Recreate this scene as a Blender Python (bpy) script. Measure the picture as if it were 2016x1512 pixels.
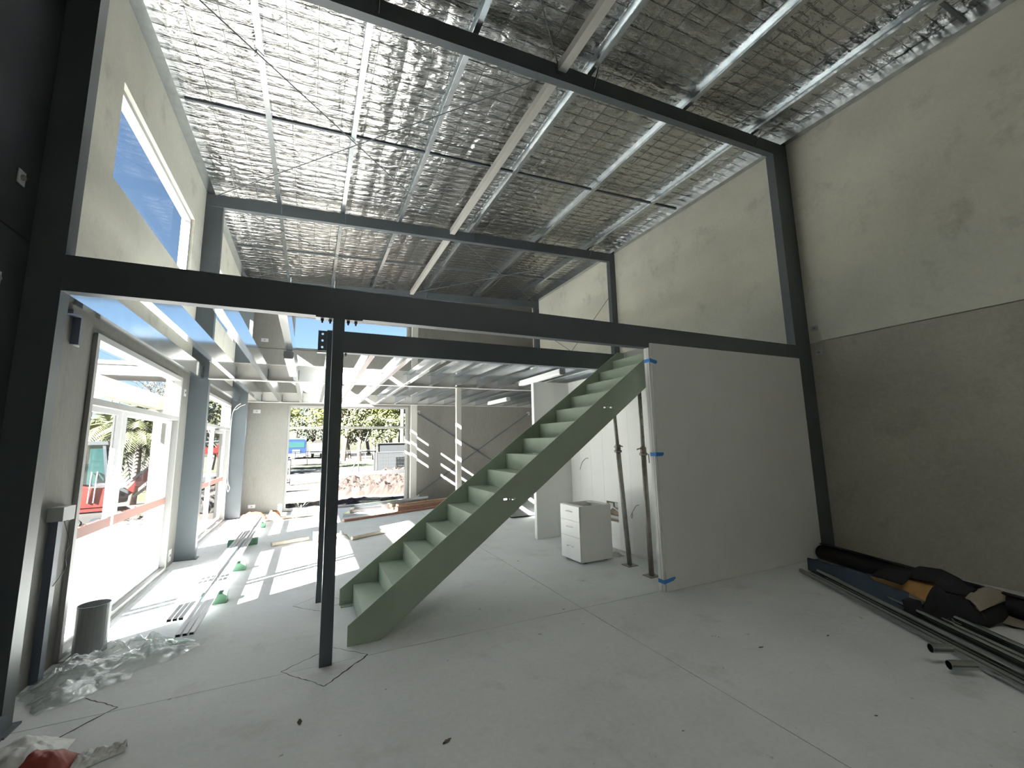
import bpy, math, random
from mathutils import Vector, Matrix, noise
random.seed(7)
for o in list(bpy.data.objects): bpy.data.objects.remove(o, do_unlink=True)
SC = bpy.context.scene
COL = SC.collection
# ------------------------------------------------------------------ camera
YAW, PITCH, ROLL, FPX, CX, CY, CAMH = 0.4417, 0.1449, -0.0202, 840.17, 0.39, -9.18, 1.612
F_ = Vector((math.sin(YAW)*math.cos(PITCH), math.cos(YAW)*math.cos(PITCH), math.sin(PITCH)))
R0 = Vector((math.cos(YAW), -math.sin(YAW), 0)); U0 = R0.cross(F_)
R_ = R0*math.cos(ROLL) + U0*math.sin(ROLL); U_ = -R0*math.sin(ROLL) + U0*math.cos(ROLL)
cam = bpy.data.cameras.new('camera'); camo = bpy.data.objects.new('camera', cam); COL.objects.link(camo)
camo.matrix_world = Matrix(((R_.x, U_.x, -F_.x, 0), (R_.y, U_.y, -F_.y, 0), (R_.z, U_.z, -F_.z, CAMH), (0, 0, 0, 1)))
cam.sensor_width = 36; cam.lens = FPX/2016*36; cam.shift_y = CY/2016; cam.shift_x = -CX/2016
cam.clip_start = .05; cam.clip_end = 500
SC.camera = camo
def at(u, v, x=None, y=None, z=None):
    # pixel direction carried to the plane that the thing touches
    d = R_*((u-1008-CX)/FPX) + U_*(-(v-756-CY)/FPX) + F_
    o = Vector((0, 0, CAMH))
    t = (x-o.x)/d.x if x is not None else (y-o.y)/d.y if y is not None else (z-o.z)/d.z
    return o + d*t
# ------------------------------------------------------------------ world, sun, exposure
SUN = Vector((1, .57, -.68)).normalized()
w = bpy.data.worlds.new('world'); SC.world = w; w.use_nodes = True
nt = w.node_tree; nt.nodes.clear()
wo = nt.nodes.new('ShaderNodeOutputWorld'); bg = nt.nodes.new('ShaderNodeBackground'); sk = nt.nodes.new('ShaderNodeTexSky')
sk.sky_type = 'NISHITA'; sk.sun_disc = False; sk.sun_elevation = math.asin(-SUN.z); sk.sun_rotation = math.atan2(-SUN.x, -SUN.y)
sk.air_density = 1.0; sk.dust_density = .6; sk.ozone_density = 2.0
bg.inputs["Strength"].default_value = .034
nt.links.new(sk.outputs[0], bg.inputs[0]); nt.links.new(bg.outputs[0], wo.inputs[0])
sl = bpy.data.lights.new('sun', 'SUN'); so = bpy.data.objects.new('sun', sl); COL.objects.link(so)
sl.energy = 22.0; sl.color = (1, .975, .94); sl.angle = math.radians(.6)
so.rotation_euler = SUN.to_track_quat('-Z', 'Y').to_euler(); so.location = (-20, -12, 20)
vs = SC.view_settings; vs.view_transform = 'Standard'; vs.look = 'None'; vs.gamma = 1; vs.use_curve_mapping = False
vs.exposure = 2.9
SC.cycles.max_bounces = 16; SC.cycles.diffuse_bounces = 10; SC.cycles.glossy_bounces = 8; SC.cycles.transparent_max_bounces = 24
# ------------------------------------------------------------------ materials
M = {}
def mat(name, col, rough=.6, metal=0, spec=.5, var=None, vscale=3, bump=0, bscale=20, detail=6, stretch=None, alpha=None, emit=None):
    m = bpy.data.materials.new(name); m.use_nodes = True; n = m.node_tree; b = n.nodes['Principled BSDF']
    b.inputs['Base Color'].default_value = (*col, 1); b.inputs['Roughness'].default_value = rough
    b.inputs['Metallic'].default_value = metal; b.inputs['Specular IOR Level'].default_value = spec
    tc = n.nodes.new('ShaderNodeTexCoord'); mp = n.nodes.new('ShaderNodeMapping')
    n.links.new(tc.outputs['Object'], mp.inputs[0])
    if stretch: mp.inputs['Scale'].default_value = stretch
    if var:
        t = n.nodes.new('ShaderNodeTexNoise'); t.inputs['Scale'].default_value = vscale; t.inputs['Detail'].default_value = detail; t.inputs['Roughness'].default_value = .6
        r = n.nodes.new('ShaderNodeValToRGB'); r.color_ramp.elements[0].position = .32; r.color_ramp.elements[1].position = .68
        r.color_ramp.elements[0].color = (*var, 1); r.color_ramp.elements[1].color = (*col, 1)
        n.links.new(mp.outputs[0], t.inputs[0]); n.links.new(t.outputs[0], r.inputs[0]); n.links.new(r.outputs[0], b.inputs['Base Color'])
    if bump:
        t2 = n.nodes.new('ShaderNodeTexNoise'); t2.inputs['Scale'].default_value = bscale; t2.inputs['Detail'].default_value = 6
        bp = n.nodes.new('ShaderNodeBump'); bp.inputs['Strength'].default_value = bump; bp.inputs['Distance'].default_value = .02
        n.links.new(mp.outputs[0], t2.inputs[0]); n.links.new(t2.outputs[0], bp.inputs['Height']); n.links.new(bp.outputs[0], b.inputs['Normal'])
    if alpha is not None: b.inputs['Alpha'].default_value = alpha
    if emit: b.inputs['Emission Color'].default_value = (*emit[0], 1); b.inputs['Emission Strength'].default_value = emit[1]
    M[name] = m; return m
def concrete(name, c1, c2, c3, rough=.75, sc=.45, streak=None, speck=0):
    # patchy formed concrete: broad cloudy tone, finer blotches, pale and dark stains
    m = bpy.data.materials.new(name); m.use_nodes = True; n = m.node_tree; b = n.nodes['Principled BSDF']; b.inputs['Roughness'].default_value = rough
    b.inputs['Specular IOR Level'].default_value = .3
    tc = n.nodes.new('ShaderNodeTexCoord'); mp = n.nodes.new('ShaderNodeMapping'); n.links.new(tc.outputs['Object'], mp.inputs[0])
    if streak: mp.inputs['Scale'].default_value = streak
    def tex(scale, det=8, ro=.6):
        t = n.nodes.new('ShaderNodeTexNoise'); t.inputs['Scale'].default_value = scale; t.inputs['Detail'].default_value = det; t.inputs['Roughness'].default_value = ro
        n.links.new(mp.outputs[0], t.inputs[0]); return t
    a, c, d = tex(sc), tex(sc*3.1, 10, .65), tex(sc*40, 4, .7)
    r1 = n.nodes.new('ShaderNodeValToRGB'); r1.color_ramp.elements[0].position = .36; r1.color_ramp.elements[1].position = .62
    r1.color_ramp.elements[0].color = (*c2, 1); r1.color_ramp.elements[1].color = (*c1, 1); n.links.new(a.outputs[0], r1.inputs[0])
    r2 = n.nodes.new('ShaderNodeValToRGB'); r2.color_ramp.elements[0].position = .56; r2.color_ramp.elements[1].position = .74
    r2.color_ramp.elements[0].color = (0, 0, 0, 1); r2.color_ramp.elements[1].color = (.7, .7, .7, 1); n.links.new(c.outputs[0], r2.inputs[0])
    mx = n.nodes.new('ShaderNodeMixRGB'); mx.inputs[2].default_value = (*c3, 1); n.links.new(r2.outputs[0], mx.inputs[0]); n.links.new(r1.outputs[0], mx.inputs[1])
    mx2 = n.nodes.new('ShaderNodeMixRGB'); mx2.blend_type = 'OVERLAY'; mx2.inputs[0].default_value = .22; n.links.new(mx.outputs[0], mx2.inputs[1]); n.links.new(d.outputs[0], mx2.inputs[2])
    last = mx2
    if speck:
        v = tex(sc*16, 3, .5); r3 = n.nodes.new('ShaderNodeValToRGB'); r3.color_ramp.elements[0].position = .71; r3.color_ramp.elements[1].position = .76
        r3.color_ramp.elements[0].color = (0, 0, 0, 1); r3.color_ramp.elements[1].color = (speck, speck, speck, 1); n.links.new(v.outputs[0], r3.inputs[0])
        m3 = n.nodes.new('ShaderNodeMixRGB'); m3.inputs[2].default_value = (.16, .14, .11, 1); n.links.new(r3.outputs[0], m3.inputs[0]); n.links.new(mx2.outputs[0], m3.inputs[1]); last = m3
    n.links.new(last.outputs[0], b.inputs['Base Color'])
    bp = n.nodes.new('ShaderNodeBump'); bp.inputs['Strength'].default_value = .12; bp.inputs['Distance'].default_value = .01; n.links.new(d.outputs[0], bp.inputs['Height']); n.links.new(bp.outputs[0], b.inputs['Normal'])
    M[name] = m
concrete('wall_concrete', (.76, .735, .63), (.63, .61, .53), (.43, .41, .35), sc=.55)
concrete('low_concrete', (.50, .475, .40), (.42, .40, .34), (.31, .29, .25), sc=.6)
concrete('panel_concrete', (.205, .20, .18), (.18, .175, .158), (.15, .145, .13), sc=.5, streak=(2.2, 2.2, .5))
concrete('floor_concrete', (.69, .695, .69), (.60, .605, .60), (.47, .465, .44), rough=.62, sc=.7, speck=.5)
concrete('apron_concrete', (.19, .185, .175), (.17, .165, .155), (.15, .145, .135), sc=.6)
mat('joint', (.06, .055, .05), .9)
mat('steel', (.103, .12, .13), .4, 0, .5, var=(.092, .107, .115), vscale=2, bump=.02)
mat('post_steel', (.095, .115, .13), .35, 0, .5)
mat('beige_steel', (.42, .405, .37), .5, 0, .4)
mat('galv', (.62, .65, .66), .22, .92, .5, var=(.50, .54, .56), vscale=7, bump=.03, bscale=9)
mat('galv_joist', (.66, .70, .73), .13, .95, .5, var=(.58, .62, .66), vscale=3, bump=.05, bscale=2.5)
mat('galv_bright', (.40, .43, .43), .18, 1)
mat('wire', (.16, .16, .16), .5, .5)
mat('white_alu', (.50, .50, .51), .4, 0, .5)
mat('grey_alu', (.33, .325, .31), .45, 0, .5)
mat('black', (.02, .02, .02), .6)
mat('seal', (.05, .05, .055), .7)
mat('stair_green', (0.38, 0.448, 0.345), .42, 0, .45, var=(0.333, 0.402, 0.31), vscale=5)
mat('panel_white', (.78, .78, .76), .45, 0, .4, var=(.74, .74, .72), vscale=1.5)
mat('cab_white', (.80, .79, .77), .4)
mat('melamine_edge', (.55, .53, .5), .6)
mat('chrome', (.75, .75, .75), .15, 1)
mat('prop_steel', (.36, .36, .34), .5, .6, var=(.25, .22, .19), vscale=9)
mat('prop_rust', (.36, .34, .31), .55, .5, var=(.27, .22, .18), vscale=9)
mat('blue_tape', (.03, .22, .62), .55)
mat('pink_tape', (.26, .13, .105), .6)
mat('grey_tape', (.46, .44, .46), .5)
mat('carpet_black', (.018, .018, .02), .95, bump=.3, bscale=150)
mat('carpet_blue', (.05, .075, .11), .8, bump=.3, bscale=120)
mat('carpet_tan', (.52, .29, .10), .9, var=(.44, .24, .09), vscale=20)
mat('carpet_beige', (.33, .28, .22), .95, bump=.3, bscale=150)
mat('timber', (.50, .36, .22), .7, var=(.36, .22, .13), vscale=3, stretch=(1, 12, 12))
mat('timber_red', (.36, .20, .14), .7, var=(.27, .13, .09), vscale=3, stretch=(1, 12, 12))
mat('timber_pale', (0.434, 0.385, 0.308), .7, var=(0.35, 0.301, 0.231), vscale=3, stretch=(1, 10, 10))
mat('green_block', (.10, .22, .13), .7, var=(.07, .16, .10), vscale=12)
mat('orange', (0.279, 0.0585, 0.0225), .6, var=(0.225, 0.0405, 0.018), vscale=6)
mat('orange_lt', (0.3, 0.12, 0.048), .6)
mat('bucket_grey', (.30, .31, .31), .5)
mat('shade_tone_wall', (.045, .047, .055), .8, var=(.035, .037, .045), vscale=2)  # near left panels darkened for the light; shade put into the colour
mat('box_grey', (.42, .43, .42), .5)
mat('conduit', (.12, .14, .18), .5)
mat('cable', (.10, .10, .10), .6)
mat('cable_white', (.7, .7, .66), .5)
mat('paper', (0.56, 0.544, 0.504), .8)
mat('bag_red', (0.315, 0.056, 0.042), .5)
mat('bag_white', (.70, .69, .67), .35, 0, .5, bump=.4, bscale=14)
mat('leaf_bit', (.10, .075, .05), .9)
mat('light_white', (.85, .85, .83), .35)
mat('light_grey', (.35, .35, .35), .5)
mat('cavity', (.30, .24, .17), .8)
mat('canopy_paint', (0.191, 0.182, 0.145), .6)
mat('soffit', (0.064, 0.064, 0.066), .7)
mat('dirt', (0.027, 0.0182, 0.0115), .95, var=(0.0196, 0.0115, 0.00744), vscale=1.3, bump=.5, bscale=4, detail=10)
mat('dirt_pale', (0.0273, 0.0215, 0.0148), .95, var=(0.0227, 0.0164, 0.0113), vscale=.8, bump=.3, bscale=5, detail=10)
mat('soil_red', (0.0198, 0.0106, 0.0068), .95, var=(0.0124, 0.0062, 0.00409), vscale=4, bump=.6, bscale=9, detail=10)
mat('soil_dark', (0.0227, 0.0189, 0.0151), .95, var=(0.0126, 0.0106, 0.00882), vscale=3, bump=.6, bscale=8, detail=10)
mat('asphalt', (0.0304, 0.0294, 0.0304), .9, var=(0.0263, 0.0253, 0.0263), vscale=4)
mat('grass', (0.042, 0.0525, 0.0158), .9, var=(0.0315, 0.0403, 0.014), vscale=3, bump=.5, bscale=30)
mat('foliage_a', (0.0713, 0.075, 0.0263), .8, var=(0.045, 0.0525, 0.0225), vscale=1.2)
mat('foliage_b', (0.12, 0.124, 0.024), .8, var=(0.08, 0.088, 0.024), vscale=1.2)
mat('foliage_c', (0.039, 0.0455, 0.026), .8, var=(0.0228, 0.0292, 0.0195), vscale=1.2)
mat('palm_leaf', (0.078, 0.0813, 0.0292), .7, var=(0.0455, 0.052, 0.0228), vscale=2)
mat('trunk', (0.11, 0.09, 0.07), .9, var=(0.075, 0.06, 0.05), vscale=6)
mat('trunk_pale', (0.09, 0.078, 0.063), .9, var=(0.066, 0.054, 0.045), vscale=4)
mat('machine_red', (0.115, 0.00847, 0.00607), .45)
mat('machine_white', (0.158, 0.147, 0.14), .5)
mat('machine_dark', (.03, .035, .04), .5)
mat('track_rubber', (.04, .037, .035), .9)
mat('tint', (.012, .035, .035), .1, 0, .6)
mat('yellow_paint', (0.136, 0.1, 0.012), .6)
mat('far_wall', (0.0528, 0.048, 0.0432), .8)
mat('truck_blue', (0.0035, 0.0123, 0.056), .4)
mat('truck_white', (0.07, 0.072, 0.076), .4)
mat('trailer_tan', (0.0732, 0.0567, 0.0459), .7)
mat('fence_metal', (0.101, 0.103, 0.103), .4, .5)
mat('fence_dark', (0.0168, 0.0182, 0.0196), .7)
mat('pole_white', (0.139, 0.139, 0.132), .6)
def glass_mat(name, tint=(.96, .98, .98), refl=.9):
    m = bpy.data.materials.new(name); m.use_nodes = True; n = m.node_tree; n.nodes.clear()
    out = n.nodes.new('ShaderNodeOutputMaterial'); tr = n.nodes.new('ShaderNodeBsdfTransparent'); gl = n.nodes.new('ShaderNodeBsdfGlossy'); mx = n.nodes.new('ShaderNodeMixShader'); fr = n.nodes.new('ShaderNodeFresnel')
    fr.inputs['IOR'].default_value = 1.45; gl.inputs['Roughness'].default_value = .02; gl.inputs['Color'].default_value = (refl, refl, refl, 1); tr.inputs['Color'].default_value = (*tint, 1)
    ge = n.nodes.new('ShaderNodeNewGeometry'); iv = n.nodes.new('ShaderNodeMath'); iv.operation = 'SUBTRACT'; iv.inputs[0].default_value = 1; ml = n.nodes.new('ShaderNodeMath'); ml.operation = 'MULTIPLY'
    n.links.new(ge.outputs['Backfacing'], iv.inputs[1]); n.links.new(fr.outputs[0], ml.inputs[0]); n.links.new(iv.outputs[0], ml.inputs[1]); n.links.new(ml.outputs[0], mx.inputs[0])   # the pane reflects on its entry face
    n.links.new(tr.outputs[0], mx.inputs[1]); n.links.new(gl.outputs[0], mx.inputs[2]); n.links.new(mx.outputs[0], out.inputs[0]); M[name] = m
glass_mat('glass', refl=.35)
def film_mat(name, amount=.20):
    m = bpy.data.materials.new(name); m.use_nodes = True; n = m.node_tree; n.nodes.clear()
    out = n.nodes.new('ShaderNodeOutputMaterial'); tr = n.nodes.new('ShaderNodeBsdfTransparent'); gl = n.nodes.new('ShaderNodeBsdfGlossy'); df = n.nodes.new('ShaderNodeBsdfDiffuse')
    df.inputs['Color'].default_value = (.75, .78, .76, 1); gl.inputs['Roughness'].default_value = .12; tr.inputs['Color'].default_value = (.93, .95, .94, 1)
    lw = n.nodes.new('ShaderNodeLayerWeight'); lw.inputs['Blend'].default_value = .30
    m1 = n.nodes.new('ShaderNodeMixShader'); m1.inputs[0].default_value = amount; n.links.new(tr.outputs[0], m1.inputs[1]); n.links.new(df.outputs[0], m1.inputs[2])
    m2 = n.nodes.new('ShaderNodeMixShader'); n.links.new(lw.outputs['Facing'], m2.inputs[0]); n.links.new(m1.outputs[0], m2.inputs[1]); n.links.new(gl.outputs[0], m2.inputs[2])
    n.links.new(m2.outputs[0], out.inputs[0]); M[name] = m
film_mat('film', .12)
def foil_mat():
    m = bpy.data.materials.new('foil'); m.use_nodes = True; n = m.node_tree; b = n.nodes['Principled BSDF']
    b.inputs['Base Color'].default_value = (.58, .575, .56, 1); b.inputs['Metallic'].default_value = 1; b.inputs['Roughness'].default_value = .20
    tc = n.nodes.new('ShaderNodeTexCoord')
    def tex(sx, sy, scale, det, ty):
        mp = n.nodes.new('ShaderNodeMapping'); mp.inputs['Scale'].default_value = (sx, sy, 1); n.links.new(tc.outputs['Object'], mp.inputs[0])
        t = n.nodes.new('ShaderNodeTexNoise'); t.noise_type = ty; t.inputs['Scale'].default_value = scale; t.inputs['Detail'].default_value = det; t.inputs['Distortion'].default_value = .5; n.links.new(mp.outputs[0], t.inputs[0]); return t
    r1 = tex(1, .55, 5.5, 3, 'RIDGED_MULTIFRACTAL'); r2 = tex(.6, 1.6, 11, 4, 'FBM'); r3 = tex(1.5, .35, 3.0, 2, 'FBM')
    a1 = n.nodes.new('ShaderNodeMath'); a1.operation = 'MULTIPLY_ADD'; a1.inputs[1].default_value = .35; n.links.new(r1.outputs[0], a1.inputs[0]); n.links.new(r2.outputs[0], a1.inputs[2])
    a2 = n.nodes.new('ShaderNodeMath'); a2.operation = 'ADD'; n.links.new(a1.outputs[0], a2.inputs[0]); n.links.new(r3.outputs[0], a2.inputs[1])
    bp = n.nodes.new('ShaderNodeBump'); bp.inputs['Strength'].default_value = .75; bp.inputs['Distance'].default_value = .035
    n.links.new(a2.outputs[0], bp.inputs['Height']); n.links.new(bp.outputs[0], b.inputs['Normal']); M['foil'] = m
foil_mat()
def sheet_mat():  # added roof sheet that lets sun through to fill the near room
    m = bpy.data.materials.new('fill_light_sheet'); m.use_nodes = True; n = m.node_tree; n.nodes.clear()
    out = n.nodes.new('ShaderNodeOutputMaterial'); t = n.nodes.new('ShaderNodeBsdfTranslucent'); t.inputs['Color'].default_value = (.74, .76, .74, 1); n.links.new(t.outputs[0], out.inputs[0]); M['fill_light_sheet'] = m
sheet_mat()
# ------------------------------------------------------------------ builders
class MB:
    def __init__(s): s.v = []; s.f = []
    def add(s, vs, fs):
        o = len(s.v); s.v += [tuple(p) for p in vs]; s.f += [tuple(i+o for i in f) for f in fs]; return s
    def box(s, a, b):
        x0, y0, z0 = (min(a[i], b[i]) for i in range(3)); x1, y1, z1 = (max(a[i], b[i]) for i in range(3))
        return s.add([(x0,y0,z0),(x1,y0,z0),(x1,y1,z0),(x0,y1,z0),(x0,y0,z1),(x1,y0,z1),(x1,y1,z1),(x0,y1,z1)],
                     [(0,3,2,1),(4,5,6,7),(0,1,5,4),(1,2,6,5),(2,3,7,6),(3,0,4,7)])
    def prism(s, pts, p0, ax, ay, d):
        # closed 2D outline pts laid on axes ax, ay at p0, pushed along d
        p0 = Vector(p0); ax = Vector(ax); ay = Vector(ay); d = Vector(d); n = len(pts)
        a = [p0+ax*q[0]+ay*q[1] for q in pts]; b = [p+d for p in a]
        fs = [(i, (i+1) % n, n+(i+1) % n, n+i) for i in range(n)]
        fs += [tuple(range(n-1, -1, -1)), tuple(range(n, 2*n))]
        return s.add(a+b, fs)
    def bar(s, p0, p1, w, h, up=(0,0,1)):
        p0 = Vector(p0); p1 = Vector(p1); d = p1-p0; up = Vector(up); sx = d.cross(up).normalized(); sz = sx.cross(d).normalized()
        return s.prism([(-w/2,-h/2),(w/2,-h/2),(w/2,h/2),(-w/2,h/2)], p0, sx, sz, d)
    def tube(s, pts, r, n=8, cap=True, taper=None):
        pts = [Vector(p) for p in pts]; rings = []; prev = None
        for i, p in enumerate(pts):
            d = (pts[min(i+1, len(pts)-1)]-pts[max(i-1, 0)]).normalized()
            ref = prev if prev is not None else (Vector((0,0,1)) if abs(d.z) < .9 else Vector((1,0,0)))
            a = d.cross(ref)
            if a.length < 1e-4: a = d.cross(Vector((1,0,0)))
            a.normalize(); b = a.cross(d).normalized(); prev = b
            rr = r if taper is None else r+(taper-r)*i/(len(pts)-1)
            rings.append([p+a*math.cos(6.28319*k/n)*rr+b*math.sin(6.28319*k/n)*rr for k in range(n)])
        o = []; fs = []
        for ring in rings: o += ring
        for i in range(len(rings)-1):
            for k in range(n): fs.append((i*n+k, i*n+(k+1) % n, (i+1)*n+(k+1) % n, (i+1)*n+k))
        if cap: fs.append(tuple(range(n-1, -1, -1))); fs.append(tuple((len(rings)-1)*n+k for k in range(n)))
        return s.add(o, fs)
    def hollow(s, p0, p1, r, t, n=14):
        # open pipe with real wall thickness
        p0 = Vector(p0); p1 = Vector(p1); d = (p1-p0).normalized(); a = d.cross(Vector((0,0,1)) if abs(d.z) < .9 else Vector((1,0,0))).normalized(); b = a.cross(d)
        c = [(math.cos(6.28319*k/n), math.sin(6.28319*k/n)) for k in range(n)]
        vs = []
        for P, R in ((p0, r), (p1, r), (p1, r-t), (p0, r-t)): vs += [P+a*x*R+b*y*R for x, y in c]
        fs = []
        for q in range(4):
            for k in range(n): fs.append((q*n+k, q*n+(k+1) % n, ((q+1) % 4)*n+(k+1) % n, ((q+1) % 4)*n+k))
        return s.add(vs, fs)
    def lathe(s, prof, c, n=16):
        c = Vector(c); vs = []; fs = []
        for r, z in prof: vs += [c+Vector((r*math.cos(6.28319*k/n), r*math.sin(6.28319*k/n), z)) for k in range(n)]
        for i in range(len(prof)-1):
            for k in range(n): fs.append((i*n+k, i*n+(k+1) % n, (i+1)*n+(k+1) % n, (i+1)*n+k))
        fs.append(tuple(range(n-1, -1, -1))); fs.append(tuple((len(prof)-1)*n+k for k in range(n)))
        return s.add(vs, fs)
    def sheet(s, fn, nu, nv, thick=0):
        g = [[Vector(fn(i/nu, j/nv)) for j in range(nv+1)] for i in range(nu+1)]
        W = nv+1; top = [p for r in g for p in r]; fs = [(i*W+j, (i+1)*W+j, (i+1)*W+j+1, i*W+j+1) for i in range(nu) for j in range(nv)]
        if not thick: return s.add(top, fs)
        N = len(top); low = []
        for i in range(nu+1):
            for j in range(nv+1):
                a = g[min(i+1,nu)][j]-g[max(i-1,0)][j]; b = g[i][min(j+1,nv)]-g[i][max(j-1,0)]; q = a.cross(b)
                low.append(g[i][j]-(q.normalized() if q.length > 1e-9 else Vector((0,0,1)))*thick)
        fs2 = [tuple(N+k for k in reversed(f)) for f in fs]
        rim = [i*W for i in range(nu+1)]+[nu*W+j for j in range(1,W)]+[i*W+nv for i in range(nu-1,-1,-1)]+[j for j in range(nv-1,0,-1)]
        rf = [(rim[k], N+rim[k], N+rim[(k+1)%len(rim)], rim[(k+1)%len(rim)]) for k in range(len(rim))]
        return s.add(top+low, fs+fs2+rf)
    def build(s, name, m, parent=None, smooth=False, flat_angle=None):
        me = bpy.data.meshes.new(name); me.from_pydata(s.v, [], s.f); me.validate(); me.update()
        import bmesh
        b = bmesh.new(); b.from_mesh(me); bmesh.ops.recalc_face_normals(b, faces=b.faces); b.to_mesh(me); b.free()
        if smooth: me.shade_smooth()
        me.materials.append(M[m]); o = bpy.data.objects.new(name, me); COL.objects.link(o)
        if parent:
            o.parent = parent; o.matrix_parent_inverse = Matrix.Translation(-parent.location) if parent.rotation_euler.z == 0 else parent.matrix_basis.inverted()
        return o
def C_profile(d, w, t, lip=0):
    # channel outline: web on x=0, toes towards -x, depth along y
    if lip:
        return [(0,0),(0,d),(-w,d),(-w,d-lip),(-w+t,d-lip),(-w+t,d-t),(-t,d-t),(-t,t),(-w+t,t),(-w+t,lip),(-w,lip),(-w,0)]
    return [(0,0),(0,d),(-w,d),(-w,d-t),(-t,d-t),(-t,t),(-w,t),(-w,0)]
def chan(mb, p0, p1, d, w, t, toes, up=(0,0,1), lip=0):
    toes = Vector(toes); return mb.prism(C_profile(d, w, t, lip), p0, -toes, Vector(up), Vector(p1)-Vector(p0))
def tag(o, label=None, cat=None, group=None, kind=None):
    if label: o['label'] = label
    if cat: o['category'] = cat
    if group: o['group'] = group
    if kind: o['kind'] = kind
    return o
def thing(name, loc, label, cat, group=None):
    o = bpy.data.objects.new(name, None); COL.objects.link(o); o.location = loc; o.empty_display_size = .1
    return tag(o, label, cat, group)
def struct(name, loc=(0,0,0)):
    o = bpy.data.objects.new(name, None); COL.objects.link(o); o.location = loc; o.empty_display_size = .1; o['kind'] = 'structure'; return o
ORD = ['first','second','third','fourth','fifth','sixth','seventh','eighth','ninth','tenth','eleventh','twelfth','thirteenth','fourteenth','fifteenth','sixteenth','seventeenth','eighteenth','nineteenth','twentieth']
# ------------------------------------------------------------------ dimensions
Y0, Y1, Y2, Y3 = -.555, 3.683, 7.921, 11.80          # portal frame lines (near face of the steel)
XL, XW = -1.70, 6.60                                  # inner faces of side walls
YB, YR = -4.9, 12.28                                  # inner faces of back (behind the camera) and rear walls
TH = .16
ZB, ZT = 2.655, 2.902                                 # mezzanine steel
def zr(x): return 5.60+.050*x                         # rafter underside
RD = .205
def zp(x): return zr(x)+RD                            # purlin underside
ZFLOOR = 0.0
# ================================================================== SETTING
floor = struct('floor')
XJ, YJ = 2.463, 3.722
for (xa, xb) in ((XL-TH, XJ-.003), (XJ+.003, XW+TH)):
    for (ya, yb) in ((YB-TH, YJ-.003), (YJ+.003, YR+TH)):
        MB().box((xa, ya, -.02), (xb, yb, 0)).build('slab', 'floor_concrete', floor)
MB().box((XL-TH, YB-TH, -.2), (XW+TH, YR+TH, -.006)).build('slab_base', 'joint', floor)
def crack(pts, w):
    # irregular open crack drawn as a thin dark filled groove
    mb = MB(); rows = []
    dense = []
    for i in range(len(pts)-1):
        a, b = Vector((*pts[i], 0)), Vector((*pts[i+1], 0)); n = max(2, int((b-a).length/.03))
        dense += [a.lerp(b, k/n) for k in range(n)]
    dense.append(Vector((*pts[-1], 0)))
    vs = []
    for i, p in enumerate(dense):
        d = (dense[min(i+1, len(dense)-1)]-dense[max(i-1, 0)]).normalized(); s = Vector((-d.y, d.x, 0)); j = random.uniform(-.006, .006); ww = w*random.uniform(.5, 1.2)
        vs += [p+s*(j+ww/2)+Vector((0,0,.0012)), p+s*(j-ww/2)+Vector((0,0,.0012))]
    mb.add(vs, [(2*i, 2*i+1, 2*i+3, 2*i+2) for i in range(len(dense)-1)])
    return mb.build('crack', 'joint', floor)
P1 = [(-.116, 3.76), (.162, 3.41), (.483, 3.735), (.23, 3.99), (-.116, 3.76)]
crack(P1[:2], .007); crack(P1[1:3], .014); crack(P1[2:4], .005); crack(P1[3:], .008)
P2 = [(-.09, 5.15), (.17, 4.87), (.43, 5.05), (.2, 5.38), (-.09, 5.15)]
crack(P2[:2], .008); crack(P2[1:3], .007); crack(P2[2:4], .004); crack(P2[3:], .004)
crack([(-1.45, 3.28), (-1.3, 3.45), (-1.03, 3.763)], .012); crack([(-1.03, 3.763), (-1.26, 3.99)], .006)
def panel(mb, ax, c0, c1, a0, a1, z0, z1, holes=()):
    # slab with rectangular openings; ax is the axis the wall runs along
    A = sorted({a0, a1, *[h[0] for h in holes], *[h[1] for h in holes]}); Z = sorted({z0, z1, *[h[2] for h in holes], *[h[3] for h in holes]})
    for i in range(len(A)-1):
        j = 0
        while j < len(Z)-1:
            inh = lambda jj: any(h[0] <= A[i]+1e-6 and h[1] >= A[i+1]-1e-6 and h[2] <= Z[jj]+1e-6 and h[3] >= Z[jj+1]-1e-6 for h in holes)
            if inh(j): j += 1; continue
            k = j
            while k+1 < len(Z)-1 and not inh(k+1): k += 1
            if ax == 'y': mb.box((c0, A[i], Z[j]), (c1, A[i+1], Z[k+1]))
            else: mb.box((A[i], c0, Z[j]), (A[i+1], c1, Z[k+1]))
            j = k+1
    return mb
D1 = (4.70, 7.42, 0, 2.60); D2 = (8.52, 11.66, 0, 2.60); U1 = (4.69, 7.40, 4.03, 4.99); U2 = (8.60, 11.66, 4.03, 4.99)
RW = (-.53, 2.50, 0, 2.64); RU = (-.53, 2.50, 4.12, 5.06)
ZJ = 2.955; G = .012
wl = struct('wall_left'); wr = struct('wall_right'); wb = struct('wall_rear'); wk = struct('wall_back')
ys = [YB-TH, Y0+.06, Y1+.06, Y2+.06, YR+TH]
for i in range(4):
    a, b = ys[i]+G/2, ys[i+1]-G/2
    lo = [D1] if i == 2 else [D2] if i == 3 else []; hi = [U1] if i == 2 else [U2] if i == 3 else []
    panel(MB(), 'y', XL-TH, XL, a, b, -.2, ZJ-G/2, lo).build('concrete_panel', 'panel_concrete' if i > 1 else 'shade_tone_wall', wl)
    panel(MB(), 'y', XL-TH, XL, a, b, ZJ+G/2, 6.15, hi).build('concrete_panel', 'wall_concrete' if i > 1 else 'shade_tone_wall', wl)
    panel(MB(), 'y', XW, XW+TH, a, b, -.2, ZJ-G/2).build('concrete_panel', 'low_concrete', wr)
    panel(MB(), 'y', XW, XW+TH, a, b, ZJ+G/2, 6.75).build('concrete_panel', 'wall_concrete', wr)
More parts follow.
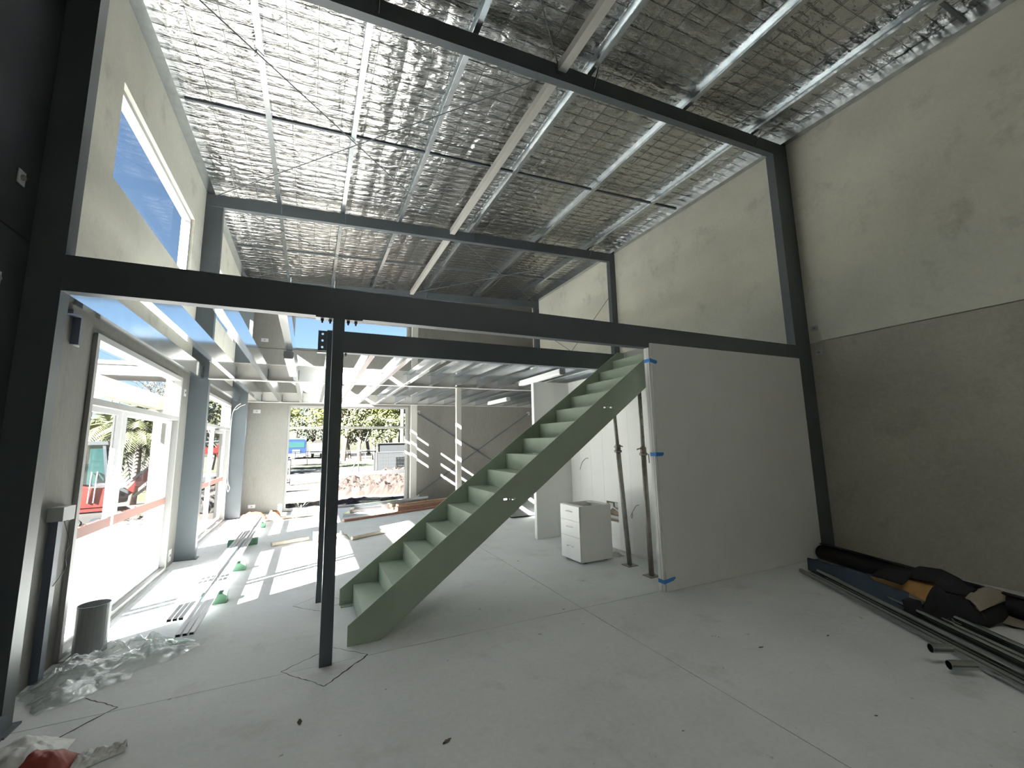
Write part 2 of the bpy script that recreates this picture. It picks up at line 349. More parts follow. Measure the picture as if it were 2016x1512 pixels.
ZJR = 4.10
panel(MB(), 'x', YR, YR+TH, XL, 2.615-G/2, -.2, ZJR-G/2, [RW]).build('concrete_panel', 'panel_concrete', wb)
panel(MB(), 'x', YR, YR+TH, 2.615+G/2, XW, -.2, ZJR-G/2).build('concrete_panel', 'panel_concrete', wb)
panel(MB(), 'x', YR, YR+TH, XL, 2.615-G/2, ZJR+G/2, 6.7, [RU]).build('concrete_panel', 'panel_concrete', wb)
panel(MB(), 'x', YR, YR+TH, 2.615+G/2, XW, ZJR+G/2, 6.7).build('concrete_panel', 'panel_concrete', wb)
BU = None          # high glazing behind the camera
for a, b in ((XL, XW),):
    panel(MB(), 'x', YB-TH, YB, a, b, -.2, ZJ-G/2).build('concrete_panel', 'wall_concrete', wk)
    panel(MB(), 'x', YB-TH, YB, a, b, ZJ+G/2, 6.7, [BU] if BU else []).build('concrete_panel', 'wall_concrete', wk)
# ------------------------------------------------ roof: foil blanket on safety mesh
def foil_z(x, y):
    cx, cy = ((x-XL-.1)/.30) % 1, ((y-YB-.05)/.15) % 1
    pil = -.020*(math.sin(math.pi*cx)**.5)*(math.sin(math.pi*cy)**.6)
    n1 = noise.noise((x*1.1, y*.7, 0)); n2 = noise.noise((x*6, y*9, 3)); n3 = noise.noise((x*17, y*12, 5))
    return zp(x)+.158+pil*(.75+.5*n1)+.006*n2+.003*n3-.008*n1
FILL_GAP = (1.45, 2.25, -1.4, .5)              # translucent sheet added in the unseen roof to brighten the near floor
nx, ny = 230, 840
vs = []; 
for i in range(nx+1):
    x = XL+(XW-XL)*i/nx
    for j in range(ny+1):
        y = YB+(YR-YB)*j/ny; vs.append((x, y, foil_z(x, y)))
in_fill_gap = lambda i, j: FILL_GAP[0] < XL+(XW-XL)*(i+.5)/nx < FILL_GAP[1] and FILL_GAP[2] < YB+(YR-YB)*(j+.5)/ny < FILL_GAP[3]
fs = [(i*(ny+1)+j, (i+1)*(ny+1)+j, (i+1)*(ny+1)+j+1, i*(ny+1)+j+1) for i in range(nx) for j in range(ny) if not in_fill_gap(i, j)]
me = bpy.data.meshes.new('ceiling'); me.from_pydata(vs, [], fs); me.update(); me.shade_smooth(); me.materials.append(M['foil'])
ceil = bpy.data.objects.new('ceiling', me); COL.objects.link(ceil); ceil['kind'] = 'structure'
def roof_piece(xa, xb, ya, yb, name, m): MB().prism([(xa, zp(xa)+.26), (xb, zp(xb)+.26), (xb, zp(xb)+.27), (xa, zp(xa)+.27)], (0, ya, 0), (1,0,0), (0,0,1), (0, yb-ya, 0)).build(name, m, ceil)
roof_piece(XL-TH, FILL_GAP[0], YB-TH, YR+TH, 'roof_sheet', 'galv'); roof_piece(FILL_GAP[1], XW+TH, YB-TH, YR+TH, 'roof_sheet', 'galv'); roof_piece(FILL_GAP[0], FILL_GAP[1], YB-TH, FILL_GAP[2], 'roof_sheet', 'galv'); roof_piece(FILL_GAP[0], FILL_GAP[1], FILL_GAP[3], YR+TH, 'roof_sheet', 'galv')
roof_piece(FILL_GAP[0], FILL_GAP[1], FILL_GAP[2], FILL_GAP[3], 'fill_light_sheet', 'fill_light_sheet')
mb = MB()
y = YB+.05
while y < YR:
    mb.bar((XL, y, zp(XL)+.150), (XW, y, zp(XW)+.150), .0042, .0042); y += .15
x = XL+.1
while x < XW:
    mb.bar((x, YB, zp(x)+.150), (x, YR, zp(x)+.150), .0042, .0042); x += .30
o = mb.build('safety_mesh', 'wire', ceil); o['kind'] = 'stuff'
# ------------------------------------------------ glazing
def frame_rect(name, ax, c0, c1, a0, a1, z0, z1, w, m, parent):
    def b(p, q, r, s):
        mb = MB(); (mb.box((c0, p, r), (c1, q, s)) if ax == 'y' else mb.box((p, c0, r), (q, c1, s))); return mb.build(name, m, parent)
    b(a0, a0+w, z0, z1); b(a1-w, a1, z0, z1); b(a0+w, a1-w, z1-w, z1); b(a0+w, a1-w, z0, z0+w)
def slab_y(ax, c0, c1, a0, a1, z0, z1):
    return MB().box((c0, a0, z0), (c1, a1, z1)) if ax == 'y' else MB().box((a0, c0, z0), (a1, c1, z1))
def glazed_door(n, D, split):
    d = struct('door_%d' % n, (XL-.05, D[0], 0)); a0, a1, z0, z1 = D
    frame_rect('frame', 'y', XL-.105, XL+.03, a0, a1, 0, z1, .05, 'grey_alu', d)
    slab_y('y', XL-.10, XL+.028, a0+.05, a1-.05, 1.995, 2.05).build('transom', 'grey_alu', d)
    slab_y('y', XL-.062, XL-.056, a0+.05, a1-.05, 2.05, z1-.05).build('pane', 'glass', d)
    for (p, q) in split:
        lf = bpy.data.objects.new('leaf', None); COL.objects.link(lf); lf.parent = d; lf.matrix_parent_inverse = Matrix.Translation(-d.location)
        for (e, f) in ((p, p+.085), (q-.085, q)): slab_y('y', XL-.075, XL-.035, e, f, .05, 1.995).build('stile', 'white_alu', lf)
        slab_y('y', XL-.075, XL-.035, p+.085, q-.085, .05, .11).build('rail', 'white_alu', lf); slab_y('y', XL-.075, XL-.035, p+.085, q-.085, 1.95, 1.995).build('rail', 'white_alu', lf)
        slab_y('y', XL-.058, XL-.052, p+.085, q-.085, .11, 1.95).build('pane', 'glass', lf)
        slab_y('y', XL-.034, XL-.0325, p, q, .875, .965).build('safety_strip', 'pink_tape', lf)
    slab_y('y', XL-.10, XL+.06, a0, a1, 0.001, .012).build('sill', 'grey_alu', d)
    return d
d1 = glazed_door(1, D1, ((4.755, 5.605), (5.665, 7.365)))
d2 = glazed_door(2, D2, ((8.575, 10.18), (10.24, 11.605)))
MB().box((XL-.03, 10.35, 1.90), (XL+.05, 10.75, 1.96)).build('door_closer', 'grey_alu', d2)
def fixed_window(n, ax, c0, c1, a0, a1, z0, z1, m='white_alu', trans=None, strip=None):
    loc = (c0, a0, z0) if ax == 'y' else (a0, c0, z0)
    d = struct('window_%d' % n, loc); frame_rect('frame', ax, c0, c1, a0, a1, z0, z1, .05, m, d); cm = (c0+c1)/2
    zs = [z0+.05, z1-.05]
    if trans: slab_y(ax, c0, c1, a0+.05, a1-.05, trans-.032, trans+.032).build('transom', m, d); zs = [z0+.05, trans-.032, trans+.032, z1-.05]
    for k in range(0, len(zs), 2): slab_y(ax, cm-.003, cm+.003, a0+.05, a1-.05, zs[k], zs[k+1]).build('pane', 'glass', d)
    if strip: slab_y(ax, cm-.0045, cm-.0035, a0+.05, a1-.05, strip[0], strip[1]).build('safety_strip', 'grey_tape', d)
    return d
fixed_window(1, 'y', XL-.13, XL-.04, U1[0], U1[1], U1[2], U1[3])
fixed_window(2, 'y', XL-.13, XL-.04, U2[0], U2[1], U2[2], U2[3])
fixed_window(3, 'x', YR+.06, YR+.15, RW[0], RW[1], RW[2], RW[3], 'grey_alu', trans=2.07, strip=(.80, .90))
fixed_window(4, 'x', YR+.06, YR+.15, RU[0], RU[1], RU[2], RU[3], 'grey_alu')
if BU: fixed_window(5, 'x', YB-.13, YB-.04, BU[0], BU[1], BU[2], BU[3])
# ================================================================== STEEL FRAME
def column(x0, x1, y, ztop, w, label, m='steel', toes=(0,1,0)):
    c = thing('steel_column', ((x0+x1)/2, y, 0), label, 'column', 'painted steel columns')
    chan(MB(), (x0, y, .012), (x0, y, ztop), x1-x0, w, .010, toes, up=(1,0,0)).build('column_shaft', m, c)
    MB().box((x0-.0, y-.02, 0), (x1+.03, y+w+.03, .012)).build('base_plate', m, c)
    return c
column(XL+.001, -1.523, Y1, zr(XL), .12, 'dark steel column at the left edge beside the near glass door')
column(XL+.001, -1.455, Y2, zr(XL), .12, 'grey steel column on the left wall between the two glass doors')
column(XL+.001, -1.37, Y3-.02, zr(XL), .12, 'grey steel column in the far left corner of the room')
column(6.254, XW-.001, Y1, zr(6.4), .12, 'tall dark steel column on the right wall beside the white partition')
column(6.44, XW-.001, Y2, zr(6.5), .12, 'dark steel column on the right wall above the top of the stair')
column(6.44, XW-.001, Y3, zr(6.5), .12, 'dark steel column in the far right corner under the roof')
column(2.50, 2.66, Y3+.02, zr(2.6), .12, 'grey steel column right of the tall rear window', 'beige_steel')
column(XL+.001, -1.523, Y0, zr(XL), .12, 'dark steel column on the left wall behind the camera'); column(6.3, XW-.001, Y0, zr(6.4), .12, 'dark steel column on the right wall behind the camera')
for y, lab in ((Y0, 'sloping roof beam behind the camera'), (Y1, 'nearest dark sloping roof beam crossing the top of the view'), (Y2, 'second sloping roof beam, in the middle of the room'), (Y3, 'farthest sloping roof beam, against the rear wall')):
    o = chan(MB(), (XL+.002, y, zr(XL)), (XW-.002, y, zr(XW)), RD, .09, .009, (0,1,0)).build('roof_beam', 'steel'); tag(o, lab, 'beam', 'roof beams')
def bolt(parent, p, d=(0,0,-1), r=.014, l=.035):
    p = Vector(p); d = Vector(d); MB().tube([p, p+d*l*.55], r, 6).tube([p+d*l*.55, p+d*l], r*.55, 6).build('bolt', 'post_steel', parent)
m1 = thing('mezzanine_beam', (-1.523, Y1, ZB), 'long dark channel beam across the room, resting on the front post', 'beam', 'mezzanine beams')
chan(MB(), (-1.522, Y1+.002, ZB), (6.253, Y1+.002, ZB), ZT-ZB, .09, .010, (0,1,0)).build('channel', 'steel', m1)
for x in (.05, .11, .25, .31): bolt(m1, (x, Y1+.055, ZB-.0125))
MB().box((.0, Y1+.003, ZB-.0125), (.36, Y1+.1, ZB-.0005)).build('seat_plate', 'post_steel', m1)
m2 = thing('stair_trimmer_beam', (.23, 5.12, ZB), 'shorter dark channel beam behind the long one, along the stair opening', 'beam', 'mezzanine beams')
chan(MB(), (.235, 5.12, ZB), (4.20, 5.12, ZB), ZT-ZB, .09, .010, (0,1,0)).build('channel', 'steel', m2)
bolt(m2, (.33, 5.17, ZB))
m4 = tag(chan(MB(), (4.215, Y1+.1, ZB), (4.215, 5.20, ZB), ZT-ZB, .075, .010, (1,0,0)).build('landing_beam', 'beige_steel'), 'pale steel beam closing the stair opening at the top step', 'beam', 'mezzanine beams')
def I_beam(name, x0, x1, y, z0, z1, w, label):
    t = .010; h = z1-z0; p = [(-w/2,0),(w/2,0),(w/2,t),(t/2,t),(t/2,h-t),(w/2,h-t),(w/2,h),(-w/2,h),(-w/2,h-t),(-t/2,h-t),(-t/2,t),(-w/2,t)]
    return tag(MB().prism(p, (x0, y, z0), (0,1,0), (0,0,1), (x1-x0,0,0)).build(name, 'beige_steel'), label, 'beam', 'mezzanine beams')
YM = 7.90
I_beam('mezzanine_beam', -1.45, 6.43, YM-.055, ZB, 2.93, .11, 'light grey beam carrying the floor joists mid room')
I_beam('mezzanine_beam', -1.36, 6.43, 11.70, ZB, 2.90, .09, 'light grey beam carrying joist ends above the rear window')
def post(x, y, s, ztop, label, m='post_steel'):
    p = thing('steel_post', (x, y, 0), label, 'post', 'square steel posts')
    MB().box((x-s/2, y-s/2, 0), (x+s/2, y+s/2, ztop)).build('post_shaft', m, p); return p
pf = post(.176, Y1+.047, .088, ZB-.0128, 'dark square steel post in front of the foot of the stair')
pr = post(.170, 5.168, .088, ZT, 'dark square steel post just behind the front post')
post(2.555, YM-.05, .09, ZB-.0005, 'pale square post standing behind the middle of the stair', 'beige_steel')
def holed_plate(mb, x0, x1, z0, z1, y0, y1, n, r):
    hz = (z1-z0)/n
    for k in range(n):
        a, b = z0+k*hz, z0+(k+1)*hz; cx, cz = (x0+x1)/2, (a+b)/2
        outer = [(x1, cz), (x1, b), (cx, b), (x0, b), (x0, cz), (x0, a), (cx, a), (x1, a)]; inner = [(cx+r*math.cos(i*math.pi/4), cz+r*math.sin(i*math.pi/4)) for i in range(8)]
        vs = [(p[0], y0, p[1]) for p in outer+inner]+[(p[0], y1, p[1]) for p in outer+inner]; fs = []
        for i in range(8):
            j = (i+1) % 8; fs += [(i, j, 8+j, 8+i), (16+j, 16+i, 24+i, 24+j), (8+i, 8+j, 24+j, 24+i), (i, 16+i, 16+j, j)]
        mb.add(vs, fs)
    return mb
holed_plate(MB(), .035, .125, ZB+.01, ZT-.01, 5.13, 5.14, 3, .013).build('cleat_plate', 'post_steel', pr)
MB().box((.03, 5.124, ZB-.012), (.125, 5.21, ZB-.002)).build('seat_plate', 'post_steel', pr)
# joists ----------------------------------------------------------
JX = [-1.565, -1.116, -.684, -.242, .191, .64, 1.09, 1.535, 1.985, 2.441, 2.894, 3.347, 3.81, 4.29, 4.74, 5.19, 5.64, 6.09]
def joist(x, ya, yb, label, group):
    j = thing('floor_joist', (x, ya, ZB), label, 'joist', group)
    chan(MB(), (x+.03, ya, ZB+.011), (x+.03, yb, ZB+.011), .205, .066, .003, (-1,0,0), lip=.016).build('channel', 'galv_joist', j)
    MB().box((x+.031, yb-.004-.07, ZB+.03), (x+.037, yb-.004, ZB+.19)).build('end_cleat', 'galv', j)
    return j
for i, x in enumerate(JX):
    ya = Y1+.014 if (x < .15 or x > 4.25) else 5.132
    if abs(x-.191) < .01: ya = 5.215
    joist(x, ya, YM-.062, 'galvanised floor joist in the near row, %s from the left wall' % ORD[i], 'galvanised joists of the near row')
    joist(x+.01, YM-.048, 11.693, 'galvanised floor joist in the far row, %s from the left wall' % ORD[i], 'galvanised joists of the far row')
def batten(x, ya, yb, label):
    b = thing('light_batten', (x, ya, ZB), label, 'light', 'white batten lights under the joists')
    MB().box((x-.035, ya+.02, ZB-.03), (x+.035, yb-.02, ZB+.0105)).build('housing', 'light_white', b)
    MB().prism([(-.04,-.075),(.04,-.075),(.046,-.06),(.046,-.03),(-.046,-.03),(-.046,-.06)], (x, ya+.02, ZB), (1,0,0), (0,0,1), (0, yb-ya-.04, 0)).build('diffuser', 'light_white', b)
    for y in (ya, yb-.02): MB().prism([(-.04,-.08),(.04,-.08),(.05,-.06),(.05,.0),(-.05,.0),(-.05,-.06)], (x, y, ZB), (1,0,0), (0,0,1), (0,.02,0)).build('end_cap', 'light_grey', b)
batten(-.255, 5.27, 6.67, 'white batten light under the joists left of the posts')
batten(3.33, 5.30, 6.68, 'long white batten light beside the upper stair treads')
batten(4.24, 9.20, 10.43, 'far white batten light under the joists beyond the pale post')
# purlins ---------------------------------------------------------
PX = [-.655, .37, 1.397, 2.847, 4.404, 5.789]
for i, x in enumerate(PX):
    p = thing('roof_purlin', (x, Y0, zp(x)), 'galvanised roof purlin, %s of six counted from the left wall' % ORD[i], 'purlin', 'galvanised roof purlins')
    chan(MB(), (x+.03, YB+.02, zp(x)+.001), (x+.03, YR-.01, zp(x)+.001), .145, .062, .003, (-1,0,0), lip=.015).build('channel', 'galv', p)
    for y in (Y0, Y1, Y2, Y3):
        MB().box((x+.0305, y+.03, zp(x)), (x+.036, y+.08, zp(x)+.11)).build('cleat', 'galv', p)
        if i in (0, 1, 3, 5):
            MB().bar((x+.045, y-.16, zp(x)+.06), (x+.045, y-.006, zr(x)+.035), .028, .004, up=(1,0,0)).build('fly_brace', 'galv', p)
for x0, toes, lab in ((XL+.125, (-1,0,0), 'wide galvanised eave purlin along the left wall under the foil'), (XW-.13, (1,0,0), 'galvanised eave purlin along the right wall under the foil')):
    e = thing('eave_purlin', (x0, Y0, zp(x0)), lab, 'purlin'); chan(MB(), (x0, YB+.02, zp(x0)+.001), (x0, YR-.01, zp(x0)+.001), .15, .10, .003, toes, lip=.02).build('channel', 'galv', e)
    xx = XL if x0 < 0 else XW; s = 1 if x0 < 0 else -1
    MB().box((xx+s*.001, YB+.02, zp(xx)+.02), (xx+s*.005, YR-.01, zp(xx)+.15)).box((xx+s*.005, YB+.02, zp(xx)+.02), (xx+s*.045, YR-.01, zp(xx)+.024)).build('wall_angle', 'galv', e)
for y, lab in ((-2.7, 'thin bridging strut crossing the purlins behind the camera'), (1.56, 'thin bridging strut crossing the purlins above the camera'), (5.77, 'thin dark bridging strut across the purlins in the middle bay'), (9.95, 'thin bridging strut across the purlins in the far bay')):
    o = thing('bridging_strut', (0, y, zp(0)), lab, 'strut', 'bridging struts between purlins')
    xs = [XL+.13]+PX+[XW-.14]
    for k in range(len(xs)-1): MB().bar((xs[k]+.035, y, zp(xs[k]+.035)+.035), (xs[k+1]-.036, y, zp(xs[k+1]-.036)+.035), .035, .035).build('rod', 'steel', o)
for ya, yb, lab in ((YB+.05, Y0-.002, 'square beige roof strut behind the camera'), (Y0+.1, Y1-.004, 'square beige strut running to the nearest roof beam overhead'), (Y1+.095, Y2-.004, 'square beige strut between the nearest and second roof beams'), (Y2+.095, Y3-.004, 'square beige strut between the second and farthest roof beams')):
    s = thing('roof_strut', (2.45, ya, 5.83), lab, 'strut', 'square roof struts')
    MB().box((2.40, ya+.012, 5.822), (2.50, yb-.012, 5.922)).build('tube', 'beige_steel', s); MB().box((2.38, ya, 5.80), (2.52, ya+.011, 5.925)).build('end_plate', 'steel', s); MB().box((2.38, yb-.011, 5.80), (2.52, yb, 5.925)).build('end_plate', 'steel', s)
def rod(a, b, lab, dz=-.02): tag(MB().tube([(a[0], a[1], zp(a[0])+dz), (b[0], b[1], zp(b[0])+dz)], .007, 6).build('brace_rod', 'steel'), lab, 'brace rod', 'roof bracing rods')
rod((-1.58, 3.80), (2.39, 7.90), 'thin dark bracing rod rising to the left in the middle roof bay')
rod((2.39, 3.80), (-1.58, 7.90), 'thin pale bracing rod falling to the left in the middle roof bay', -.045)
rod((-1.58, 8.04), (2.39, 11.78), 'thin bracing rod in the far left roof bay, left end nearest')
rod((2.39, 8.04), (-1.58, 11.78), 'thin bracing rod in the far left roof bay, right end nearest', -.045)
rod((2.51, 8.04), (6.4, 11.78), 'thin bracing rod in the far right roof bay, left end nearest')
rod((6.4, 8.04), (2.51, 11.78), 'thin bracing rod in the far right roof bay, right end nearest', -.045)
rod((2.39, 3.66), (-1.5, -.42), 'thin bracing rod hanging from the nearest roof beam overhead')
# wall bracing: rear wall bay and right wall far bay
def flat(a, b, lab, w=.05): tag(MB().bar(a, b, w, .006, up=(0,1,0)).build('brace_bar', 'steel'), lab, 'brace bar', 'diagonal wall braces')
tag(MB().bar((2.72, 12.262, 2.50), (6.35, 12.262, .28), .006, .035, up=(0,0,1)).build('brace_bar', 'steel'), 'diagonal brace on the rear wall falling to the right', 'brace bar', 'diagonal wall braces')
tag(MB().bar((2.72, 12.272, .16), (6.35, 12.272, 2.50), .006, .035, up=(0,0,1)).build('brace_bar', 'steel'), 'diagonal brace on the rear wall rising to the right', 'brace bar', 'diagonal wall braces')
tag(MB().tube([(6.52, 7.90, 5.2), (6.52, 11.75, 3.0)], .007, 6).build('brace_rod', 'steel'), 'thin bracing rod on the right wall beside the far column', 'brace rod', 'wall bracing rods')
tag(MB().tube([(6.50, 8.05, 3.0), (6.50, 11.75, 5.2)], .007, 6).build('brace_rod', 'steel'), 'thin bracing rod on the right wall rising to the far corner', 'brace rod', 'wall bracing rods')
# ================================================================== PARTITION, WHITE ROOM
part = tag(bpy.data.objects.new('partition_wall', None), 'large white panel partition under the long beam on the right', 'partition'); COL.objects.link(part); part.location = (3.49, 3.70, 0)
PXS = [3.492, 4.41, 5.33, 6.252]
for k in range(3):
    a, b = PXS[k]+(.0006 if k else 0), PXS[k+1]-.0006
    MB().box((a, 3.656, .004), (b, 3.742, 2.652)).box((a, 3.656, 2.652), (b, 3.681, 2.702)).build('wall_panel', 'panel_white', part)
MB().box((3.468, 3.674, .004), (3.4915, 3.745, 2.650)).build('end_channel', 'panel_white', part)
MB().box((3.4675, 3.697, .004), (3.4679, 3.7005, 2.65)).build('channel_groove', 'seal', part)
for (zc, l, dz, lab) in ((2.50, .11, -.02, 'blue tape scrap at the top of the partition edge'), (1.44, .115, 0, 'blue tape scrap halfway up the partition edge'), (.105, .16, .02, 'blue tape scrap near the foot of the partition edge')):
    t = thing('tape_strip', (3.47, 3.655, zc), lab, 'tape', 'blue tape on the partition edge')
    MB().box((3.4655, 3.6545, zc-.02), (3.4672, 3.746, zc+.02)).build('wrap', 'blue_tape', t)
    MB().prism([(0,-.02),(l*.8,-.02+dz),(l,.0+dz),(l*.95,.02+dz*.9),(0,.022)], (3.4655, 3.6555, zc), (1,0,0), (0,0,1), (0,-.0013,0)).build('tail', 'blue_tape', t)
room = tag(bpy.data.objects.new('white_room_wall', None), 'white panelled wall with fine upright joints below the stair', 'wall panel'); COL.objects.link(room); room.location = (4.2, 5.2, 0)
ye = [3.76, 4.06, 4.36, 4.66, 4.98, 5.27, 5.60, 5.92, 6.24, 6.52]
for k in range(len(ye)-1):
    holes = [(5.29, 5.56, .39, .68)] if k == 5 else []
    panel(MB(), 'y', 4.205, 4.28, ye[k]+.0012, ye[k+1]-.0012, .004, 2.642, holes).build('wall_panel', 'panel_white', room)
cav = MB().box((4.275, 5.28, .38), (4.30, 5.57, .69)).build('cavity_back', 'cavity', room)
for (a, b, c, d) in ((5.30, 5.40, .60, .665), (5.44, 5.54, .56, .65), (5.31, 5.55, .43, .47)): MB().box((4.235, a, c), (4.275, b, d)).build('pipe_bracket', 'box_grey', cav)
MB().tube([(4.23, 5.30, .55), (4.21, 5.42, .60), (4.22, 5.54, .52)], .012, 8).build('pipe', 'cable_white', cav)
stub = tag(bpy.data.objects.new('stub_wall', None), 'white return wall whose bright edge stands behind the stair', 'wall panel'); COL.objects.link(stub); stub.location = (3.8, 6.56, 0)
for (a, b) in ((3.505, 3.90), (3.9012, 4.28)): MB().box((a, 6.522, .004), (b, 6.600, 2.642)).build('wall_panel', 'panel_white', stub)
MB().box((3.486, 6.518, .004), (3.5045, 6.545, 2.642)).build('end_channel', 'light_white', stub); MB().box((3.488, 6.552, .004), (3.5045, 6.604, 2.642)).build('end_channel', 'light_white', stub)
def wire(name, pts, r, m, lab, cat='cable', group=None):
    # smooth hanging cable through the points
    P = [Vector(p) for p in pts]; out = []
    for i in range(len(P)-1):
        p0, p1, p2, p3 = P[max(i-1,0)], P[i], P[i+1], P[min(i+2,len(P)-1)]
        for k in range(6):
            t = k/6; out.append(.5*((2*p1)+(p2-p0)*t+(2*p0-5*p1+4*p2-p3)*t*t+(3*p1-p0-3*p2+p3)*t**3))
    out.append(P[-1]); return tag(MB().tube(out, r, 6).build(name, m, smooth=True), lab, cat, group)
wire('wall_cable', [(4.204, 5.99, 1.315), (4.17, 6.02, 1.31), (4.15, 6.10, 1.24), (4.17, 6.20, 1.12)], .004, 'cable', 'short grey cable hanging from the white wall left of the prop')
wire('wall_cable', [(4.204, 4.83, .70), (4.17, 4.86, .68), (4.16, 4.93, .58), (4.17, 4.97, .53), (4.16, 4.94, .51), (4.15, 4.91, .55), (4.16, 4.93, .58)], .004, 'cable', 'looped grey cable on the white wall between the two props')
crate = thing('grey_crate', (4.4, 8.7, 0), 'low grey board crate on the floor behind the white return wall', 'crate')
for (a, b) in (((3.95, 8.50, .03), (4.95, 8.52, .75)), ((3.95, 9.18, .03), (4.95, 9.20, .75)), ((3.95, 8.52, .03), (3.97, 9.18, .75)), ((4.93, 8.52, .03), (4.95, 9.18, .75)), ((3.95, 8.50, .75), (4.95, 9.20, .77))): MB().box(a, b).build('board', 'box_grey', crate)
for y in (8.55, 9.05): MB().box((3.96, y, 0), (4.94, y+.1, .03)).build('skid', 'seal', crate)
# ================================================================== STAIR
st = thing('staircase', (.343, 4.45, 0), 'straight sage green steel staircase with closed risers rising to the right', 'staircase')
SY0, SY1 = 3.944, 4.956; XS = lambda k: .472+.2505*k; ZS = lambda k: .182+.1833*k; SL = .1833/.2505
poly = [(.343, 0), (.343, .155), (4.08, .155+SL*(4.08-.343)), (4.20, .155+SL*(4.08-.343)), (4.20, SL*(4.20-.606)), (.606, 0)]
def stringer(y0, holes):
    o = MB().prism(poly, (0, y0, 0), (1,0,0), (0,0,1), (0,.012,0)).build('stringer', 'stair_green', st)
    if holes:
        c = MB()
        for (hx, hz, w, h) in holes: c.prism([(-w/2,-h*.3),(-w*.35,-h/2),(w*.35,-h/2),(w/2,-h*.3),(w/2,h*.3),(w*.35,h/2),(-w*.35,h/2),(-w/2,h*.3)], (hx, y0-.05, hz), (1,0,0), (0,0,1), (0,.12,0))
        cut = c.build('cutter', 'stair_green'); mod = o.modifiers.new('cut', 'BOOLEAN'); mod.operation = 'DIFFERENCE'; mod.object = cut; mod.solver = 'EXACT'
        bpy.context.view_layer.update(); dg = bpy.context.evaluated_depsgraph_get(); me = bpy.data.meshes.new_from_object(o.evaluated_get(dg)); o.modifiers.clear(); o.data = me
        bpy.data.objects.remove(cut, do_unlink=True)
    return o
stringer(SY0, [(1.765, 1.052, .040, .018), (1.811, 1.050, .012, .018), (1.855, 1.048, .040, .018), (3.022, 1.977, .036, .018), (3.067, 1.977, .012, .018), (3.110, 1.978, .036, .018)])
stringer(SY1-.012, [])
tr = MB().box((0, 0, -.006), (.2575, SY1-SY0-.0244, 0)).build('tread', 'stair_green', st); ri = MB().box((0, 0, -.1833), (.006, SY1-SY0-.0244, -.006)).build('riser', 'stair_green', st)
for k in range(15):
    for src, nm in ((tr, 'tread'), (ri, 'riser')):
        o = src if k == 0 else src.copy()
        if k: COL.objects.link(o)
        o.location = (XS(k)-(.0015 if nm == 'tread' else 0), SY0+.0122, ZS(k))
        if nm == 'riser' and k == 0: o.scale.z = .98
MB().box((.352, SY1-.10, .001), (.46, SY1-.012, .007)).box((.352, SY1-.019, .007), (.46, SY1-.0125, .05)).build('foot_cleat', 'stair_green', st)
# ================================================================== LOOSE THINGS BY THE STAIR
cb = thing('drawer_unit', (3.269, 4.929, 0), 'white three drawer cabinet without a benchtop under the stair', 'cabinet'); cb.rotation_euler.z = math.radians(1.5)
bpy.context.view_layer.update()
CW, CD, CH = .45, .53, .735
def cpart(a, b, name, m, parent=cb):
    mb = MB().box(a, b); me_ = mb.build(name, m); me_.parent = parent; return me_
body = cpart((.02, 0, .02), (CD, .016, CH), 'side', 'cab_white'); cpart((.02, CW-.016, .02), (CD, CW, CH), 'side', 'cab_white'); cpart((CD-.012, .016, .02), (CD, CW-.016, CH), 'back', 'cab_white')
cpart((.02, .016, .02), (CD-.012, CW-.016, .036), 'bottom', 'cab_white'); cpart((.02, .016, CH-.018), (.09, CW-.016, CH), 'top_rail', 'cab_white'); cpart((CD-.09, .016, CH-.018), (CD-.012, CW-.016, CH), 'top_rail', 'cab_white')
cpart((.06, .02, CH-.30), (CD-.05, CW-.02, CH-.29), 'drawer_floor', 'cab_white')
for (x, y) in ((.08, .04), (.08, CW-.09), (CD-.12, .04), (CD-.12, CW-.09)): cpart((x, y, 0), (x+.05, y+.05, .02), 'foot', 'black')
for (a, b) in ((.03, .325), (.329, .53), (.534, CH-.004)):
    d = cpart((0, .001, a), (.018, CW-.001, b), 'drawer', 'cab_white'); zc = (a+b)/2+.02
    h = MB().tube([(0, .15, zc), (-.022, .17, zc), (-.03, CW/2, zc), (-.022, CW-.17, zc), (0, CW-.15, zc)], .005, 6).build('handle', 'chrome', smooth=True); h.parent = d
def prop(base, top, zc, m, lab, ang):
    p = thing('steel_prop', base, lab, 'prop', 'adjustable steel props'); b = Vector(base); t = Vector(top); d = (t-b).normalized(); z = lambda zz: b+d*((zz-b.z)/d.z)
    MB().box((b.x-.075, b.y-.075, 0), (b.x+.075, b.y+.075, .008)).build('base_plate', m, p)
    MB().tube([z(.008), z(zc)], .031, 12).build('outer_tube', m, p, True)
    it = MB().tube([z(zc), t], .024, 12).build('inner_tube', 'prop_steel', p, True)
    for k in range(5):
        q = z(zc+.18+.12*k); MB().tube([q+Vector((-.004,-.0245,0)), q+Vector((-.004,-.0235,0))], .007, 8).build('pin_hole', 'black', it)
    MB().lathe([(.034,-.05),(.05,-.045),(.05,-.02),(.038,-.015),(.038,.05),(.034,.055)], z(zc), 14).build('collar', m, p)
    c = z(zc)+Vector((0,0,.03)); ca, sa = math.cos(ang), math.sin(ang); hd = []
    for k in range(13):
        a = -2.4+4.0*k/12; x, y = .075*math.cos(a), .055*math.sin(a); hd.append(c+Vector((x*ca-y*sa, x*sa+y*ca, .006*math.sin(3*a))))
    MB().tube(hd, .007, 6).build('handle', m, p, True)
    q = z(zc)+Vector((-.055*ca-.01, -.045, -.03)); MB().tube([q, q+Vector((0,0,-.11))], .006, 6).build('locking_pin', 'prop_rust', p)
    return p
prop((3.814, 4.623, 0), (3.665, 4.60, 2.17), 1.49, 'prop_steel', 'grey steel prop standing just right of the drawer cabinet', .3)
